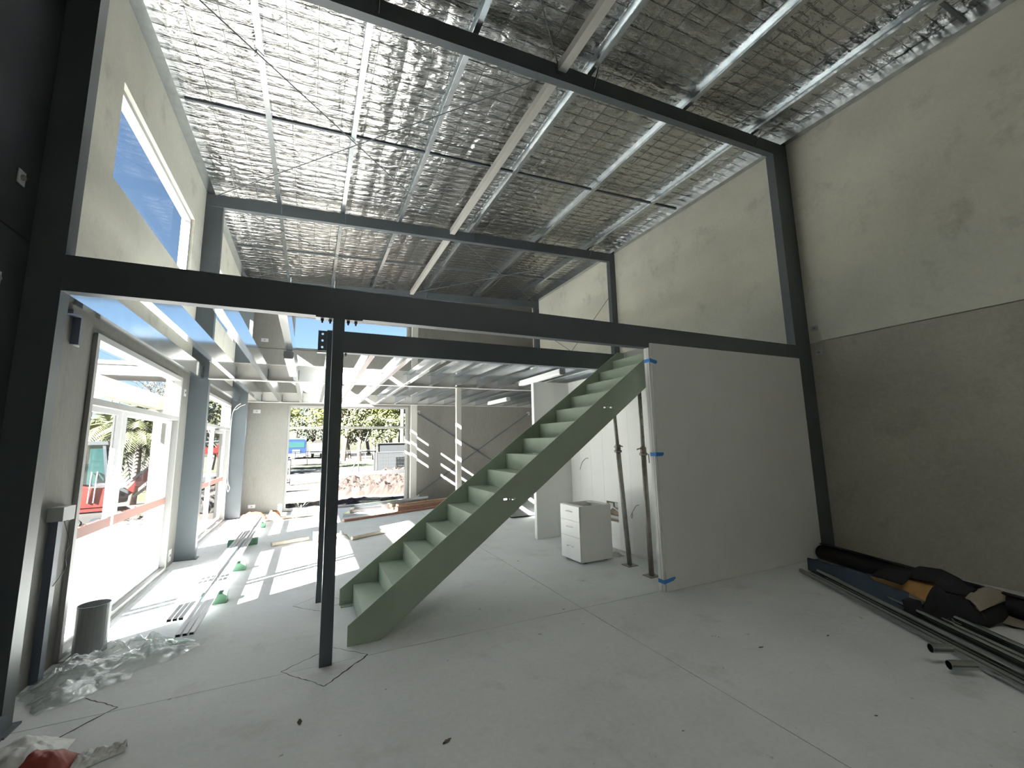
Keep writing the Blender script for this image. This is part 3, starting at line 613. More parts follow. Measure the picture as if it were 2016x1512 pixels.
prop((3.745, 4.156, 0), (3.72, 4.14, 2.245), 1.46, 'prop_rust', 'weathered steel prop standing against the partition edge', 2.8)
bagw = MB().sheet(lambda u, v: (3.90+.16*u, 5.02+.14*v, .003+.05*math.sin(math.pi*u)*math.sin(math.pi*v)+.025*noise.noise((u*6, v*6, 1))*math.sin(math.pi*u)), 12, 12, .0015).build('paper_scrap', 'paper', smooth=True); tag(bagw, 'crumpled white scrap on the floor behind the cabinet', 'scrap')
# ================================================================== ALUMINIUM BARS ON BLOCKS
def albar(x, xe, ya, yb, z, lab, grp):
    b = thing('aluminium_bar', (x, ya, z), lab, 'bar', grp); w, h, t = .034, .022, .002
    prof = [(0,0),(w,0),(w,h),(w-t,h),(w-t,t),(t,t),(t,h),(0,h)]
    prof = [(w/2-.0, 0), (w, 0), (w, h), (0, h), (0, 0)]
    MB().prism([(0,0),(w,0),(w,h),(0,h)], (x, ya, z), (1,0,0), (0,0,1), (xe-x, yb-ya, 0)).build('extrusion', 'alu_bar', b)
    MB().box((x+.005, ya-.0008, z+.004), (x+w-.005, ya-.0001, z+h-.004)).build('open_end', 'black', b)
mat('alu_bar', (.50, .50, .52), .35, .6)
for k in range(3): albar(-.915+.046*k, -.93+.046*k, 4.52, 10.92, .102, 'pale aluminium bar in the lower bundle, %s from the glass doors' % ORD[k], 'lower aluminium bars on the blocks')
for k in range(3): albar(-1.055+.042*k, -.99+.046*k, 4.86, 10.90, .1245, 'pale aluminium bar in the upper bundle, %s from the glass doors' % ORD[k], 'upper aluminium bars on the blocks')
for (y, x0, x1, lab) in ((5.6, -1.15, -.72, 'green timber block under the near end of the aluminium bars'), (6.9, -1.14, -.70, 'green timber block under the aluminium bars beside the near glass door'), (8.55, -1.14, -.72, 'green timber block under the middle of the aluminium bars'), (10.2, -1.12, -.74, 'green timber block under the far end of the aluminium bars')):
    b = thing('timber_block', ((x0+x1)/2, y, 0), lab, 'block', 'green blocks under the bars')
    MB().prism([(0,0),(.12,0),(.12,.092),(.112,.10),(.008,.10),(0,.092)], (x0, y, .001), (0,1,0), (0,0,1), (x1-x0,0,0)).build('block_body', 'green_block', b)
# ================================================================== LEFT SIDE CLUTTER
def crumple(u, v, s, seed): return abs(noise.noise((u*s, v*s, seed)))+.5*abs(noise.noise((u*s*2.3, v*s*2.3, seed+4)))+.3*abs(noise.noise((u*s*5, v*s*5, seed+8)))
film = thing('plastic_film', (-1.25, 4.4, 0), 'heap of clear crumpled plastic film beside the left column', 'plastic film')
def film_fn(a, b, wa, wb, hh, seed):
    a, b = Vector(a), Vector(b); d = b-a; n = Vector((-d.y, d.x)).normalized()
    def f(u, v):
        w_ = (wa+(wb-wa)*u)*(1+.25*noise.noise((u*3, seed, 0))); s = (v-.5)*w_; q = a+d*(u+.05*noise.noise((v*4, u*3, seed)))+n*(s+.05*noise.noise((u*6, v*3, seed+2)))
        e = math.sin(math.pi*min(1, max(0, v)))*min(1, u*5+.15)*min(1, (1-u)*5+.15)
        return (max(q.x, XL+.012), q.y, .006+hh*e*(.30+.55*abs(noise.noise((u*5, v*2.5, seed)))+.22*abs(noise.noise((u*13, v*7, seed+3)))+.06*noise.noise((u*40, v*22, seed+7))))
    return f
MB().sheet(film_fn((-1.58, 4.06), (-.80, 4.62), .46, .22, .20, 1), 110, 56).build('film_layer', 'film', film, True)
MB().sheet(film_fn((-1.66, 4.30), (-.95, 4.72), .40, .20, .24, 6), 110, 50).build('film_layer', 'film', film, True)
MB().sheet(film_fn((-1.52, 3.98), (-1.10, 4.22), .20, .12, .10, 11), 50, 24).build('film_layer', 'film', film, True)
bk = thing('pipe_offcut', (-1.535, 4.83, 0), 'short upright grey plastic pipe offcut at the foot of the near glass door', 'pipe offcut')
MB().hollow((-1.535, 4.83, .001), (-1.535, 4.83, .37), .105, .006, 28).build('pipe_wall', 'bucket_grey', bk, False)
jb = thing('power_riser', (XL, 4.41, 0), 'dark upright conduit with two grey boxes beside the left column', 'conduit')
MB().box((XL+.001, 4.375, .001), (XL+.05, 4.445, 1.10)).build('conduit', 'conduit', jb)
MB().box((XL+.001, 4.33, 1.10), (XL+.09, 4.47, 1.20)).build('junction_box', 'box_grey', jb); MB().box((XL+.001, 4.50, 1.085), (XL+.06, 4.59, 1.19)).build('junction_box', 'box_grey', jb)
MB().tube([(XL+.05, 4.47, 1.15), (XL+.03, 4.50, 1.15)], .012, 8).build('gland', 'box_grey', jb)
wire('loose_cable', [(XL+.02, 4.54, 1.084), (XL+.03, 4.60, .97), (XL+.04, 4.62, .90), (XL+.06, 4.52, .84), (XL+.07, 4.50, .80), (XL+.06, 4.55, .73), (XL+.06, 4.47, .68), (XL+.055, 4.40, .64)], .003, 'cable', 'thin dark cable kinking down from the grey boxes')
dk = thing('dark_case', (-1.62, 3.52, 0), 'low dark case on the floor at the foot of the left column', 'case')
MB().box((XL+.002, 3.36, .001), (-1.50, 3.655, .10)).build('case_body', 'conduit', dk); MB().box((XL+.002, 3.355, .10), (-1.495, 3.66, .13)).build('case_lid', 'conduit', dk)
rb = thing('plastic_bag', (-1.25, 3.4, 0), 'crumpled white and red plastic bag in the bottom left corner', 'bag')
MB().sheet(lambda u, v: (-1.46+.34*u, 3.22+.36*v-.1*u, .004+.13*math.sin(math.pi*u)**.6*math.sin(math.pi*v)**.6*(.6+.4*crumple(u, v, 2.2, 2))), 34, 34).build('bag_skin', 'bag_white', rb, True)
MB().sheet(lambda u, v: (-1.27+.24*u, 3.13+.22*v-.05*u, .006+.13*math.sin(math.pi*u)**.6*math.sin(math.pi*v)**.6*(.6+.3*crumple(u, v, 2.2, 7))), 28, 28).build('red_print', 'bag_red', rb, True)
ps = MB().sheet(lambda u, v: (-1.03+.20*u, 3.12+.10*u+.19*v*(1-.75*u), .004+.05*math.sin(math.pi*v)*(.3+crumple(u, v, 3.2, 5))), 40, 24, .0008).build('paper_sheet', 'bag_white', smooth=True); tag(ps, 'torn translucent white sheet on the floor near the bottom left', 'sheet')
DEB = ['dark leaf flake on the floor before the middle of the partition', 'dark flake on the floor nearest the tubes on the right', 'small flake on the floor left of the grey prop base', 'dark crumb on the floor beside the crossing of the floor joints', 'tiny crumb on the floor before the blue tape at the partition foot', 'tiny crumb on the floor right of the front post', 'dark crumb on the floor under the lower stair stringer', 'dry leaf on the floor at the bottom left of centre', 'tiny flake on the floor just right of the partition foot', 'tiny crumb low in the view right of the long floor joint', 'crumb on the floor behind the stair under the slotted holes', 'curled shaving on the floor left of the drawer cabinet', 'tiny crumb on the floor below the curled shaving', 'flake on the floor low in the view before the tube couplers', 'faint leaf scrap at the bottom centre of the view']
for k, (u, v, sx) in enumerate([(1498,1275,.035),(1630,1252,.03),(1148,1144,.02),(1110,1200,.022),(1250,1210,.012),(760,1358,.012),(945,1200,.02),(590,1422,.05),(1415,1255,.015),(1345,1440,.015),(965,1092,.012),(1020,1105,.03),(988,1120,.012),(1725,1410,.02),(880,1460,.05)]):
    sx *= .55; p = at(u, v, z=0); a = random.uniform(0, 6.28); c_, s_ = math.cos(a), math.sin(a)
    mb = MB().sheet(lambda U, V: (p.x+(U-.5)*sx*2.2*c_-(V-.5)*sx*s_*(1-abs(U-.5)*1.6), p.y+(U-.5)*sx*2.2*s_+(V-.5)*sx*c_*(1-abs(U-.5)*1.6), .003+.25*sx*abs(noise.noise((U*3, V*3, k)))), 6, 4, .0006)
    tag(mb.build('debris_flake', 'leaf_bit'), DEB[k], 'debris', 'bits of debris on the floor')
# ================================================================== RIGHT SIDE: TUBES AND CARPET
TD = Vector((4.106-5.248, 1.315-3.213, 0)).normalized(); TN = Vector((-TD.y, TD.x, 0)); TN = TN if TN.x > 0 else -TN
A0 = Vector((5.36, 3.40, .026))
tubes = [(0, .026, 0, 'outermost galvanised tube on the floor by the right wall'), (.056, .026, .12, 'galvanised tube second from the outside on the right'), (.118, .026, .05, 'galvanised tube third from the outside on the right'), (.087, .078, .2, 'galvanised tube lying on top of the others on the right'), (.20, .026, .35, 'galvanised tube half under the carpet, nearest the outside'), (.27, .026, .5, 'galvanised tube half under the carpet, second from the outside'), (.335, .026, .75, 'galvanised tube half under the carpet, third from the outside'), (.40, .026, .95, 'galvanised tube half under the carpet, fourth from the outside'), (.465, .026, 1.2, 'galvanised tube half under the carpet, fifth from the outside'), (.53, .026, 1.35, 'galvanised tube half under the carpet, nearest the wall'), (.235, .075, .9, 'upper galvanised tube emerging from under the carpet fold'), (.43, .075, 1.5, 'upper galvanised tube emerging near the beige carpet')]
for (off, z, st_, lab) in tubes:
    p = A0+TN*off+TD*st_; p.z = z; t = thing('scaffold_tube', p, lab, 'tube', 'galvanised tubes by the right wall')
    MB().hollow(p, p+TD*5.6, .0242, .0035, 16).build('tube_wall', 'galv_bright', t, False)
def spigot(u, v, zc, lab, L=.17):
    e = at(u, v, z=zc); s = thing('tube_coupler', e, lab, 'coupler', 'short tube couplers'); q = e+TN*L+Vector((0,0,.0))
    MB().hollow(e, q, .030, .004, 18).build('socket', 'galv_bright', s); MB().lathe([(.033,-.008),(.036,-.006),(.036,.006),(.033,.008)], (0,0,0), 16).v
spigot(1832, 1276, .115, 'upper short tube coupler sticking out of the tubes', .13); spigot(1868, 1309, .06, 'lower short tube coupler sticking out of the tubes', .16)
RP0 = Vector((6.13, 3.58, 0)); RP1 = Vector((5.40, 1.2, 0)); RDir = (RP1-RP0).normalized(); RN = Vector((-RDir.y, RDir.x, 0)); RN = RN if RN.x > 0 else -RN
def loft(top, bot, n=24, m=10, bulge=0.0, wob=.006, seed=0):
    # surface between two edge lines given in world points, with a soft bulge
    def along(P, t):
        f = t*(len(P)-1); i = min(int(f), len(P)-2); return P[i].lerp(P[i+1], f-i)
    def f(u, v):
        p = along(top, u).lerp(along(bot, u), v); return p+Vector((0, 0, bulge*math.sin(math.pi*v)+wob*noise.noise((u*5, v*4, seed))))
    return f
def pp(lst): return [at(u, v, z=z) for u, v, z in lst]
cr = thing('rolled_mat', (5.9, 2.6, 0), 'long dark rolled mat lying along the right wall', 'rolled mat')
spir = []
for k in range(70):
    a = k*.3; r = .03+.0044*a; spir.append((r*math.cos(a), r*math.sin(a)*.85+.108))
spo = [(x*1.08, (z-.108)*1.08+.1085) for x, z in spir]
loop = [(x, max(z, .003)) for x, z in spir+spo[::-1]]
MB().prism(loop, RP0, RN, (0,0,1), RP1-RP0).build('roll', 'carpet_black', cr)
MB().sheet(loft(pp([(1590,1098,.17),(1640,1112,.18),(1716,1132,.17),(1790,1168,.12)]), pp([(1592,1122,.03),(1650,1150,.03),(1740,1192,.03),(1788,1214,.03)]), bulge=.02), 30, 10, .006).build('flap', 'carpet_blue', cr, True)
cp = thing('carpet_offcut', (5.7, 2.3, 0), 'draped black carpet offcut showing its tan underside', 'carpet')
MB().sheet(loft(pp([(1750,1118,.27),(1786,1125,.28),(1811,1116,.31),(1854,1122,.31),(1888,1139,.29),(1924,1162,.25)]), pp([(1716,1133,.19),(1777,1152,.20),(1788,1138,.24),(1840,1148,.22),(1863,1167,.20),(1915,1175,.20)]), bulge=.012, seed=3), 40, 12, .008).build('pile_side', 'carpet_black', cp, True)
MB().sheet(loft(pp([(1714,1134,.185),(1775,1151,.19),(1788,1137,.235),(1815,1138,.225),(1842,1147,.21)]), pp([(1722,1143,.15),(1763,1158,.13),(1804,1176,.10),(1831,1190,.08),(1832,1180,.11)]), bulge=.0, wob=.003, seed=5), 36, 12, .006).build('tan_underside', 'carpet_tan', cp, True)
MB().sheet(loft(pp([(1836,1176,.15),(1838,1156,.205),(1848,1152,.22),(1864,1168,.21),(1903,1178,.20),(1928,1206,.13)]), pp([(1808,1208,.04),(1816,1214,.035),(1836,1219,.03),(1884,1221,.03),(1915,1226,.03),(1950,1236,.03)]), bulge=.03, seed=8), 40, 16, .008).build('front_fold', 'carpet_black', cp, True)
MB().sheet(loft(pp([(1776,1183,.13),(1790,1178,.14),(1812,1185,.14)]), pp([(1782,1212,.03),(1800,1218,.03),(1822,1220,.03)]), bulge=.04, seed=4), 16, 12, .008).build('curled_edge', 'carpet_black', cp, True)
cq = thing('carpet_offcut', (5.6, 1.6, 0), 'beige carpet piece with a dark edge lying on the pile at the right', 'carpet')
MB().sheet(loft(pp([(1900,1178,.205),(1918,1164,.23),(1940,1157,.24)]), pp([(1929,1204,.14),(1962,1190,.16),(1992,1177,.17)]), bulge=.02, seed=2), 14, 14, .010).build('pile_side', 'carpet_beige', cq, True)
MB().sheet(loft(pp([(1927,1205,.132),(1962,1191,.152),(1992,1178,.162)]), pp([(1944,1232,.03),(1978,1222,.03),(2003,1196,.07)]), bulge=.02, seed=6), 14, 12, .010).build('dark_edge', 'carpet_black', cq, True)
cs = MB().sheet(loft(pp([(1985,1190,.06),(2030,1190,.06)]), pp([(1975,1228,.02),(2060,1250,.02)]), bulge=.02), 12, 10, .008).build('carpet_underlay', 'carpet_beige', smooth=True); tag(cs, 'flat beige carpet underlay at the right edge of the view', 'carpet')
# ================================================================== FAR END CLUTTER
def plank(a, b, w, h, m, lab, grp=None): return tag(MB().bar((a[0], a[1], a[2]+h/2), (b[0], b[1], b[2]+h/2), w, h).build('timber_plank', m), lab, 'plank', grp)
plank((.72, 10.02, .001), (3.25, 10.98, .001), .09, .045, 'timber_red', 'long red brown timber on the floor before the rear window', 'timbers by the rear window')
plank((1.95, 10.75, .001), (3.55, 11.30, .001), .14, .12, 'timber_red', 'thick brown timber baulk right of the rear window foot', 'timbers by the rear window')
plank((2.0, 10.95, .001), (3.9, 11.6, .001), .12, .15, 'timber', 'pale brown timber behind the baulk by the rear wall', 'timbers by the rear window')
for k, (y, z) in enumerate(((10.75, .001), (10.87, .001), (10.99, .001), (10.80, .078), (10.93, .078), (10.86, .155))):
    o = chan(MB(), (.75+.05*k, y-.14+.07*k*.3, z), (2.75+.03*k, y+.62, z), .075, .10, .003, (0,1,0)).build('steel_channel', 'galv_joist'); tag(o, 'galvanised steel channel stacked before the rear window, %s from the bottom front' % ORD[k], 'steel channel', 'stacked galvanised channels')
plank((-.95, 10.98, .001), (.1, 11.30, .001), .10, .03, 'timber_pale', 'pale plank at the far end of the aluminium bars', 'timbers by the rear window')
plank((-.6, 11.1, .031), (.45, 11.25, .031), .12, .03, 'timber_pale', 'pale plank lying over another below the rear window', 'timbers by the rear window')
plank((-.35, 11.45, .001), (.55, 11.7, .001), .10, .02, 'timber_pale', 'thin pale plank close to the rear window sill', 'timbers by the rear window')
ob = thing('orange_bag', (-1.15, 11.45, 0), 'red orange bag slumped in the far left corner', 'bag', 'orange bags')
MB().sheet(lambda u, v: (-1.33+.52*u, 11.32+.26*v, .002+.17*math.sin(math.pi*u)**.4*math.sin(math.pi*v)**.4*(.75+.5*crumple(u, v, 2, 3))), 22, 16).build('bag_skin', 'orange', ob, True)
ob2 = thing('orange_bag', (-.8, 11.45, 0), 'lighter orange bag leaning on the red orange one', 'bag', 'orange bags')
MB().sheet(lambda u, v: (-.79+.27*u, 11.28+.26*v, .002+.17*math.sin(math.pi*u)**.4*math.sin(math.pi*v)**.4*(.8+.5*crumple(u, v, 2, 9))), 18, 16).build('bag_skin', 'orange_lt', ob2, True)
ca = thing('sealant_can', (-.58, 11.85, 0), 'small pale can standing against the rear wall', 'can'); MB().lathe([(.04,.001),(.045,.01),(.045,.22),(.04,.235),(.02,.24)], (-.58, 11.95, 0), 14).build('can_body', 'box_grey', ca, True)
bx = thing('tool_box', (.22, 8.15, 0), 'small orange and white box on the floor behind the posts', 'box'); MB().box((.12, 8.06, .001), (.34, 8.24, .17)).build('box_body', 'light_white', bx); MB().box((.145, 8.056, .02), (.26, 8.0595, .15)).build('orange_label', 'orange', bx)
tag(MB().tube([(-.49, 8.24, .036), (.05, 8.46, .036)], .034, 14).build('pipe_offcut', 'timber_pale', smooth=False), 'short pale pipe lying on the floor near the orange box', 'pipe offcut')
tag(MB().tube([(.72, 8.05, .032), (1.55, 8.50, .032)], .030, 14).build('pipe_offcut', 'timber_pale', smooth=False), 'longer pale pipe lying beside the crumpled paper', 'pipe offcut')
rg = MB().sheet(lambda u, v: (.40+.30*u, 8.12+.28*v, .003+.14*math.sin(math.pi*u)*math.sin(math.pi*v)*(.4+crumple(u, v, 3, 12))), 24, 20, .001).build('crumpled_paper', 'paper', smooth=True); tag(rg, 'crumpled pale paper on the sunlit floor right of the posts', 'paper')
# cables and cleats
wire('door_cable', [(-1.50, 11.70, 2.62), (-1.60, 11.70, 2.52), (-1.655, 11.70, 2.3), (-1.655, 11.70, 1.4), (-1.65, 11.71, .95), (-1.63, 11.69, .80), (-1.60, 11.70, .70), (-1.63, 11.72, .62), (-1.65, 11.70, .72), (-1.64, 11.69, .86)], .008, 'cable_white', 'white cable hanging in loops beside the far glass door')
wire('door_cable', [(-1.40, 11.66, 2.60), (-1.55, 11.67, 2.50), (-1.66, 11.675, 2.2), (-1.665, 11.675, .3), (-1.66, 11.675, .02)], .006, 'cable_white', 'thin white cable running down beside the far glass door')
def cleat(p, n, w, h, lab, m='white_alu'):
    c = thing('wall_cleat', p, lab, 'cleat', 'steel wall cleats'); p = Vector(p); n = Vector(n); s = Vector((0,0,1)).cross(n)
    pts = lambda a, b: [(-a/2,-b/2),(a/2,-b/2),(a/2,b/2),(-a/2,b/2)]
    MB().prism(pts(w, h), p+n*.001, s, (0,0,1), n*.006).build('plate', m, c)
    MB().prism([(.018*math.cos(i*1.0472), .018*math.sin(i*1.0472)) for i in range(6)], p+n*.007, s, (0,0,1), n*.014).build('bolt_head', 'prop_steel', c)
cleat((XW, 3.60, 3.16), (-1,0,0), .10, .075, 'bright cleat above the joint right of the tall dark column'); cleat((XW, 3.575, 2.80), (-1,0,0), .09, .075, 'dull cleat below the joint right of the tall dark column')
cleat((XW, 3.98, 3.16), (-1,0,0), .06, .09, 'small bright cleat left of the tall dark column above the beam')
cleat((-1.22, YR, 2.48), (0,-1,0), .16, .09, 'cleat high on the rear wall beside the far left column'); cleat((-1.20, YR, .19), (0,-1,0), .15, .08, 'cleat low on the rear wall above the orange bags'); cleat((-1.15, YR, 4.30), (0,-1,0), .16, .09, 'cleat on the rear wall above the joists')
cleat((2.80, YR, 2.50), (0,-1,0), .08, .10, 'cleat at the top of the rear wall brace'); cleat((2.80, YR, .17), (0,-1,0), .08, .10, 'cleat at the foot of the rear wall brace'); cleat((6.35, YR, 2.50), (0,-1,0), .10, .10, 'cleat at the right end of the rear wall brace')
cleat((XL, 4.42, 2.52), (1,0,0), .09, .20, 'tall plate cleat beside the head of the near glass door', 'box_grey')
MB_ = thing('wall_bracket', (XL, 4.33, 2.55), 'black angle bracket beside the plate cleat on the left wall', 'bracket'); MB().box((XL+.001, 4.33, 2.42), (XL+.05, 4.36, 2.66)).build('leg', 'conduit', MB_); MB().box((XL+.001, 4.20, 2.63), (XL+.05, 4.33, 2.66)).build('leg', 'conduit', MB_)
cleat((XL, 7.70, 2.42), (1,0,0), .12, .10, 'small cleat on the left wall just before the middle column'); cleat((XL, 7.68, .14), (1,0,0), .12, .16, 'low cleat on the left wall at the middle column foot')
cleat((XL, 3.50, 3.30), (1,0,0), .07, .09, 'small pale cleat high on the dark wall at the left edge'); cleat((XL, 3.42, 2.62), (1,0,0), .07, .09, 'small pale cleat on the dark wall by the beam at the left edge')
for (px, py, u_, v_) in ((0, 0, 0, 0),): pass
# ================================================================== OUTSIDE
def sstep(a, b, x): t = min(1, max(0, (x-a)/(b-a))); return t*t*(3-2*t)
def gz(x, y):
    z = -.15-.5*sstep(-2.6, -5.2, x)*sstep(11.5, 14, y)
    return z+.035*noise.noise((x*.8, y*.8, 1))*sstep(12.4, 13.5, y)+.02*noise.noise((x*3, y*3, 4))*sstep(12.4, 13.5, y)
def axis(a, b, lo, hi, fine, coarse):
    out = []; v = a
    while v < b: out.append(v); v += fine if lo <= v < hi else coarse
    return out+[b]
gx = axis(-90, 90, -9, 9, .3, 3); gy = axis(-40, 130, 12, 32, .3, 3)
gm = MB().add([(x, y, gz(x, y)) for x in gx for y in gy], [(i*len(gy)+j, (i+1)*len(gy)+j, (i+1)*len(gy)+j+1, i*len(gy)+j+1) for i in range(len(gx)-1) for j in range(len(gy)-1)])
o = gm.build('ground', 'dirt_pale', smooth=True); o['kind'] = 'structure'
o = MB().box((-7.6, -14, -.30), (XL-TH-.001, 12.3, -.035)).build('apron', 'apron_concrete'); o['kind'] = 'structure'
o = MB().box((-90, 31, -.4), (90, 36.5, -.10)).build('road', 'asphalt'); o['kind'] = 'structure'
o = MB().box((-90, 36.6, -.4), (90, 41, -.06)).build('verge', 'grass'); o['kind'] = 'structure'
o = MB().box((-40, 24.5, -.9), (-5.5, 30.5, -.35)).build('lawn', 'grass'); o['kind'] = 'structure'
# canopy outside the glass doors
cn = thing('canopy_frame', (-2.8, 11.1, 0), 'pale canopy beam and post outside the glass doors', 'canopy')
MB().box((-2.9, -3.0, 2.40), (-2.74, 11.3, 2.67)).build('beam', 'canopy_paint', cn); MB().box((-2.90, 11.0, -.034), (-2.72, 11.18, 2.40)).build('post', 'canopy_paint', cn); MB().box((-2.98, 10.92, -.034), (-2.64, 11.26, -.02)).build('base_plate', 'canopy_paint', cn)
MB().box((-2.90, 2.6, -.034), (-2.72, 2.78, 2.40)).build('post', 'canopy_paint', cn)
aw = thing('awning_slab', (-3.5, 11.5, 3.1), 'flat grey awning above the far glass door outside', 'awning'); MB().box((-5.6, 11.35, 3.14), (XL-TH-.001, 12.25, 3.40)).build('slab', 'soffit', aw); MB().box((-5.62, 11.33, 3.36), (XL-TH-.001, 11.349, 3.44)).build('trim', 'canopy_paint', aw)
# soil
def heap(name, cx, cy, rx, ry, h, m, seed, lab, n=70, rough=.22):
    def f(u, v):
        x, y = (u-.5)*2, (v-.5)*2; r = math.hypot(x, y)*(1+.25*noise.noise((x*1.5, y*1.5, seed))); e = max(0, 1-r*r)**.8
        wx, wy = cx+x*rx, cy+y*ry
        k = abs(noise.noise((wx*2.2, wy*2.2, seed)))*.5+abs(noise.noise((wx*5, wy*5, seed+2)))*.35+abs(noise.noise((wx*11, wy*11, seed+5)))*.2
        return (wx, wy, gz(wx, wy)-.06+e*h*(1-rough)+min(1, e*4)*rough*h*1.9*k)
    o = MB().sheet(f, n, n).build(name, m, smooth=False); return tag(o, lab, 'soil mound', 'soil mounds outside')
heap('soil_mound', 5.1, 18.0, 4.6, 2.6, 1.02, 'soil_red', 3, 'large red brown soil mound outside the rear window', 110, .32)
heap('soil_mound', .8, 14.6, 1.9, 1.0, .16, 'dirt', 8, 'low spread of clods just outside the rear window', 60, .6)
heap('soil_mound', -4.3, 14.0, 1.5, .9, .5, 'soil_dark', 13, 'dark soil mound outside the near glass door, left of the canopy post', 60, .35)
heap('soil_mound', -2.9, 15.2, 1.2, .9, .6, 'soil_dark', 17, 'dark soil mound outside, behind the canopy post', 60, .35)
heap('soil_mound', -6.2, 15.2, 1.6, 1.0, .62, 'soil_dark', 21, 'dark soil mound in front of the red excavator', 60, .35)
def weed(x, y, lab, n=12, h=.3):
    t = thing('weed_plant', (x, y, gz(x, y)), lab, 'plant', 'weeds outside the rear window'); mb = MB()
    for k in range(n):
        a = random.uniform(0, 6.28); l = h*random.uniform(.5, 1); b = Vector((x, y, gz(x, y)-.02)); d = Vector((math.cos(a), math.sin(a), 1.3)).normalized()
        p = [b+d*l*q+Vector((0,0,-.25*l*q*q)) for q in (0, .4, .75, 1)]; s = Vector((-math.sin(a), math.cos(a), 0))*.018
        mb.add([p[0]-s*.3, p[0]+s*.3, p[1]-s, p[1]+s, p[2]-s*.9, p[2]+s*.9, p[3]], [(0,1,3,2), (2,3,5,4), (4,5,6)])
    mb.build('leaves', 'foliage_c', t)
weed(-.15, 13.6, 'spiky dark weed outside the left of the rear window', 16, .5); weed(1.05, 13.3, 'small weed outside the middle of the rear window', 7, .25)
# excavator --------------------------------------------------------
EX = Vector((-6.05, 17.25, gz(-6.05, 17.25))); ea = math.radians(12); eu = Vector((math.cos(ea), math.sin(ea), 0)); ev = Vector((-math.sin(ea), math.cos(ea), 0)); ez = Vector((0,0,1))
ex = thing('mini_excavator', EX, 'red mini excavator parked on the site outside the glass doors', 'excavator')
L = lambda a, b, c: EX+eu*a+ev*b+ez*c
def eprism(pts, b0, b1, name, m, parent=ex): return MB().prism(pts, L(0, b0, 0), eu, ez, ev*(b1-b0)).build(name, m, parent)
for b in (-.72, .42):
    tk = eprism([(-.95,.0),(.95,.0),(1.12,.16),(1.10,.34),(.95,.45),(-.95,.45),(-1.10,.34),(-1.12,.16)], b, b+.30, 'track', 'track_rubber')
    for q in (-.85, -.42, 0, .42, .85): MB().tube([L(q, b-.012, .2), L(q, b+.312, .2)], .13, 12).build('roller', 'machine_dark', tk)
eprism([(-.7,.2),(.7,.2),(.6,.55),(-.6,.55)], -.42, .42, 'undercarriage', 'machine_dark')
eprism([(1.15,.02),(1.28,.0),(1.30,.35),(1.18,.42)], -.75, .75, 'dozer_blade', 'machine_white'); 
bd = eprism([(-1.0,.62),(.72,.62),(.78,.80),(.70,1.10),(.15,1.22),(-.55,1.38),(-1.05,1.34),(-1.12,.95)], -.72, .72, 'upper_body', 'machine_red')
eprism([(-1.02,.60),(-1.0,.50),(.66,.50),(.74,.60)], -.70, .70, 'skirt', 'machine_red')
eprism([(-1.08,1.02),(-.38,1.02),(-.38,1.30),(-1.02,1.36)], -.735, -.7205, 'panel', 'machine_white', bd)
for k, (a, w_) in enumerate(((-.62, .055), (-.54, .05), (-.475, .05), (-.41, .05), (-.345, .04), (-.29, .02), (-.25, .02))):
    eprism([(a, .935), (a+w_, .935), (a+w_+.014, .985 if k < 5 else .96), (a+.014, 1.0 if k == 0 else .985 if k < 5 else .96)], -.7265, -.7205, 'lettering', 'truck_white', bd)
cab_ = bpy.data.objects.new('cab', None); COL.objects.link(cab_); cab_.parent = ex; cab_.matrix_parent_inverse = Matrix.Translation(-ex.location)
c0, c1 = -.62, .48
for (a0, z0, a1, z1) in ((c0, 1.3, c0+.05, 2.42), (c1+.12, 1.2, c1-.05, 2.42), (-.02, 1.2, -.02, 2.42)):
    for b in (-.70, .22): MB().bar(L(a0, b, z0), L(a1, b, z1), .07, .07, up=ev).build('pillar', 'machine_dark', cab_)
eprism([(c0-.02,2.40),(c1+.05,2.40),(c1+.02,2.50),(c0+.06,2.52)], -.75, .28, 'roof', 'machine_dark', cab_)
eprism([(c0+.02,1.36),(c1+.10,1.22),(c1-.03,2.40),(c0+.06,2.40)], -.695, -.690, 'side_glass', 'tint', cab_); eprism([(c0+.02,1.36),(c1+.10,1.22),(c1-.03,2.40),(c0+.06,2.40)], .21, .215, 'side_glass', 'tint', cab_)
eprism([(-.35,1.30),(.1,1.30),(.1,1.42),(-.30,1.45),(-.36,2.0),(-.46,2.0)], -.45, 0, 'seat', 'machine_dark', cab_)
for a in (.22, .34): MB().tube([L(a, -.74, .75), L(a+.02, -.76, 1.5), L(a+.02, -.72, 1.62)], .018, 8).build('handrail', 'machine_white', cab_)
def limb(pts, w0, h, b, name, m):
    mb = MB()
    for i in range(len(pts)-1): mb.bar(L(pts[i][0], b, pts[i][1]), L(pts[i+1][0], b, pts[i+1][1]), w0, h, up=ez)
    return mb.build(name, m, ex)
eprism([(.62,.62),(1.02,.66),(1.05,.98),(.9,1.08),(.62,1.0)], -.14, .14, 'swing_bracket', 'machine_dark')
bm = eprism([(.90,.90),(1.02,.80),(1.85,1.66),(2.55,2.02),(3.35,2.08),(3.36,2.24),(2.48,2.30),(1.70,1.98)], -.10, .10, 'boom', 'machine_red')
MB().tube([L(1.0,-.0,1.22), L(2.0,0,2.18)], .05, 10).build('ram', 'machine_white', bm); MB().tube([L(1.15,-.13,.78), L(2.15,-.13,1.72)], .045, 10).build('ram', 'machine_white', bm)
ar = eprism([(3.22,2.36),(3.40,2.38),(3.62,1.6),(3.66,.98),(3.52,.95),(3.40,1.5),(3.18,2.10)], -.085, .085, 'arm', 'machine_red')
MB().tube([L(2.5,0,2.42), L(3.28,0,2.46)], .045, 10).build('ram', 'machine_dark', ar); eprism([(3.46,1.45),(3.52,1.45),(3.56,1.85),(3.44,2.0)], -.0895, -.0855, 'decal', 'truck_white', ar)
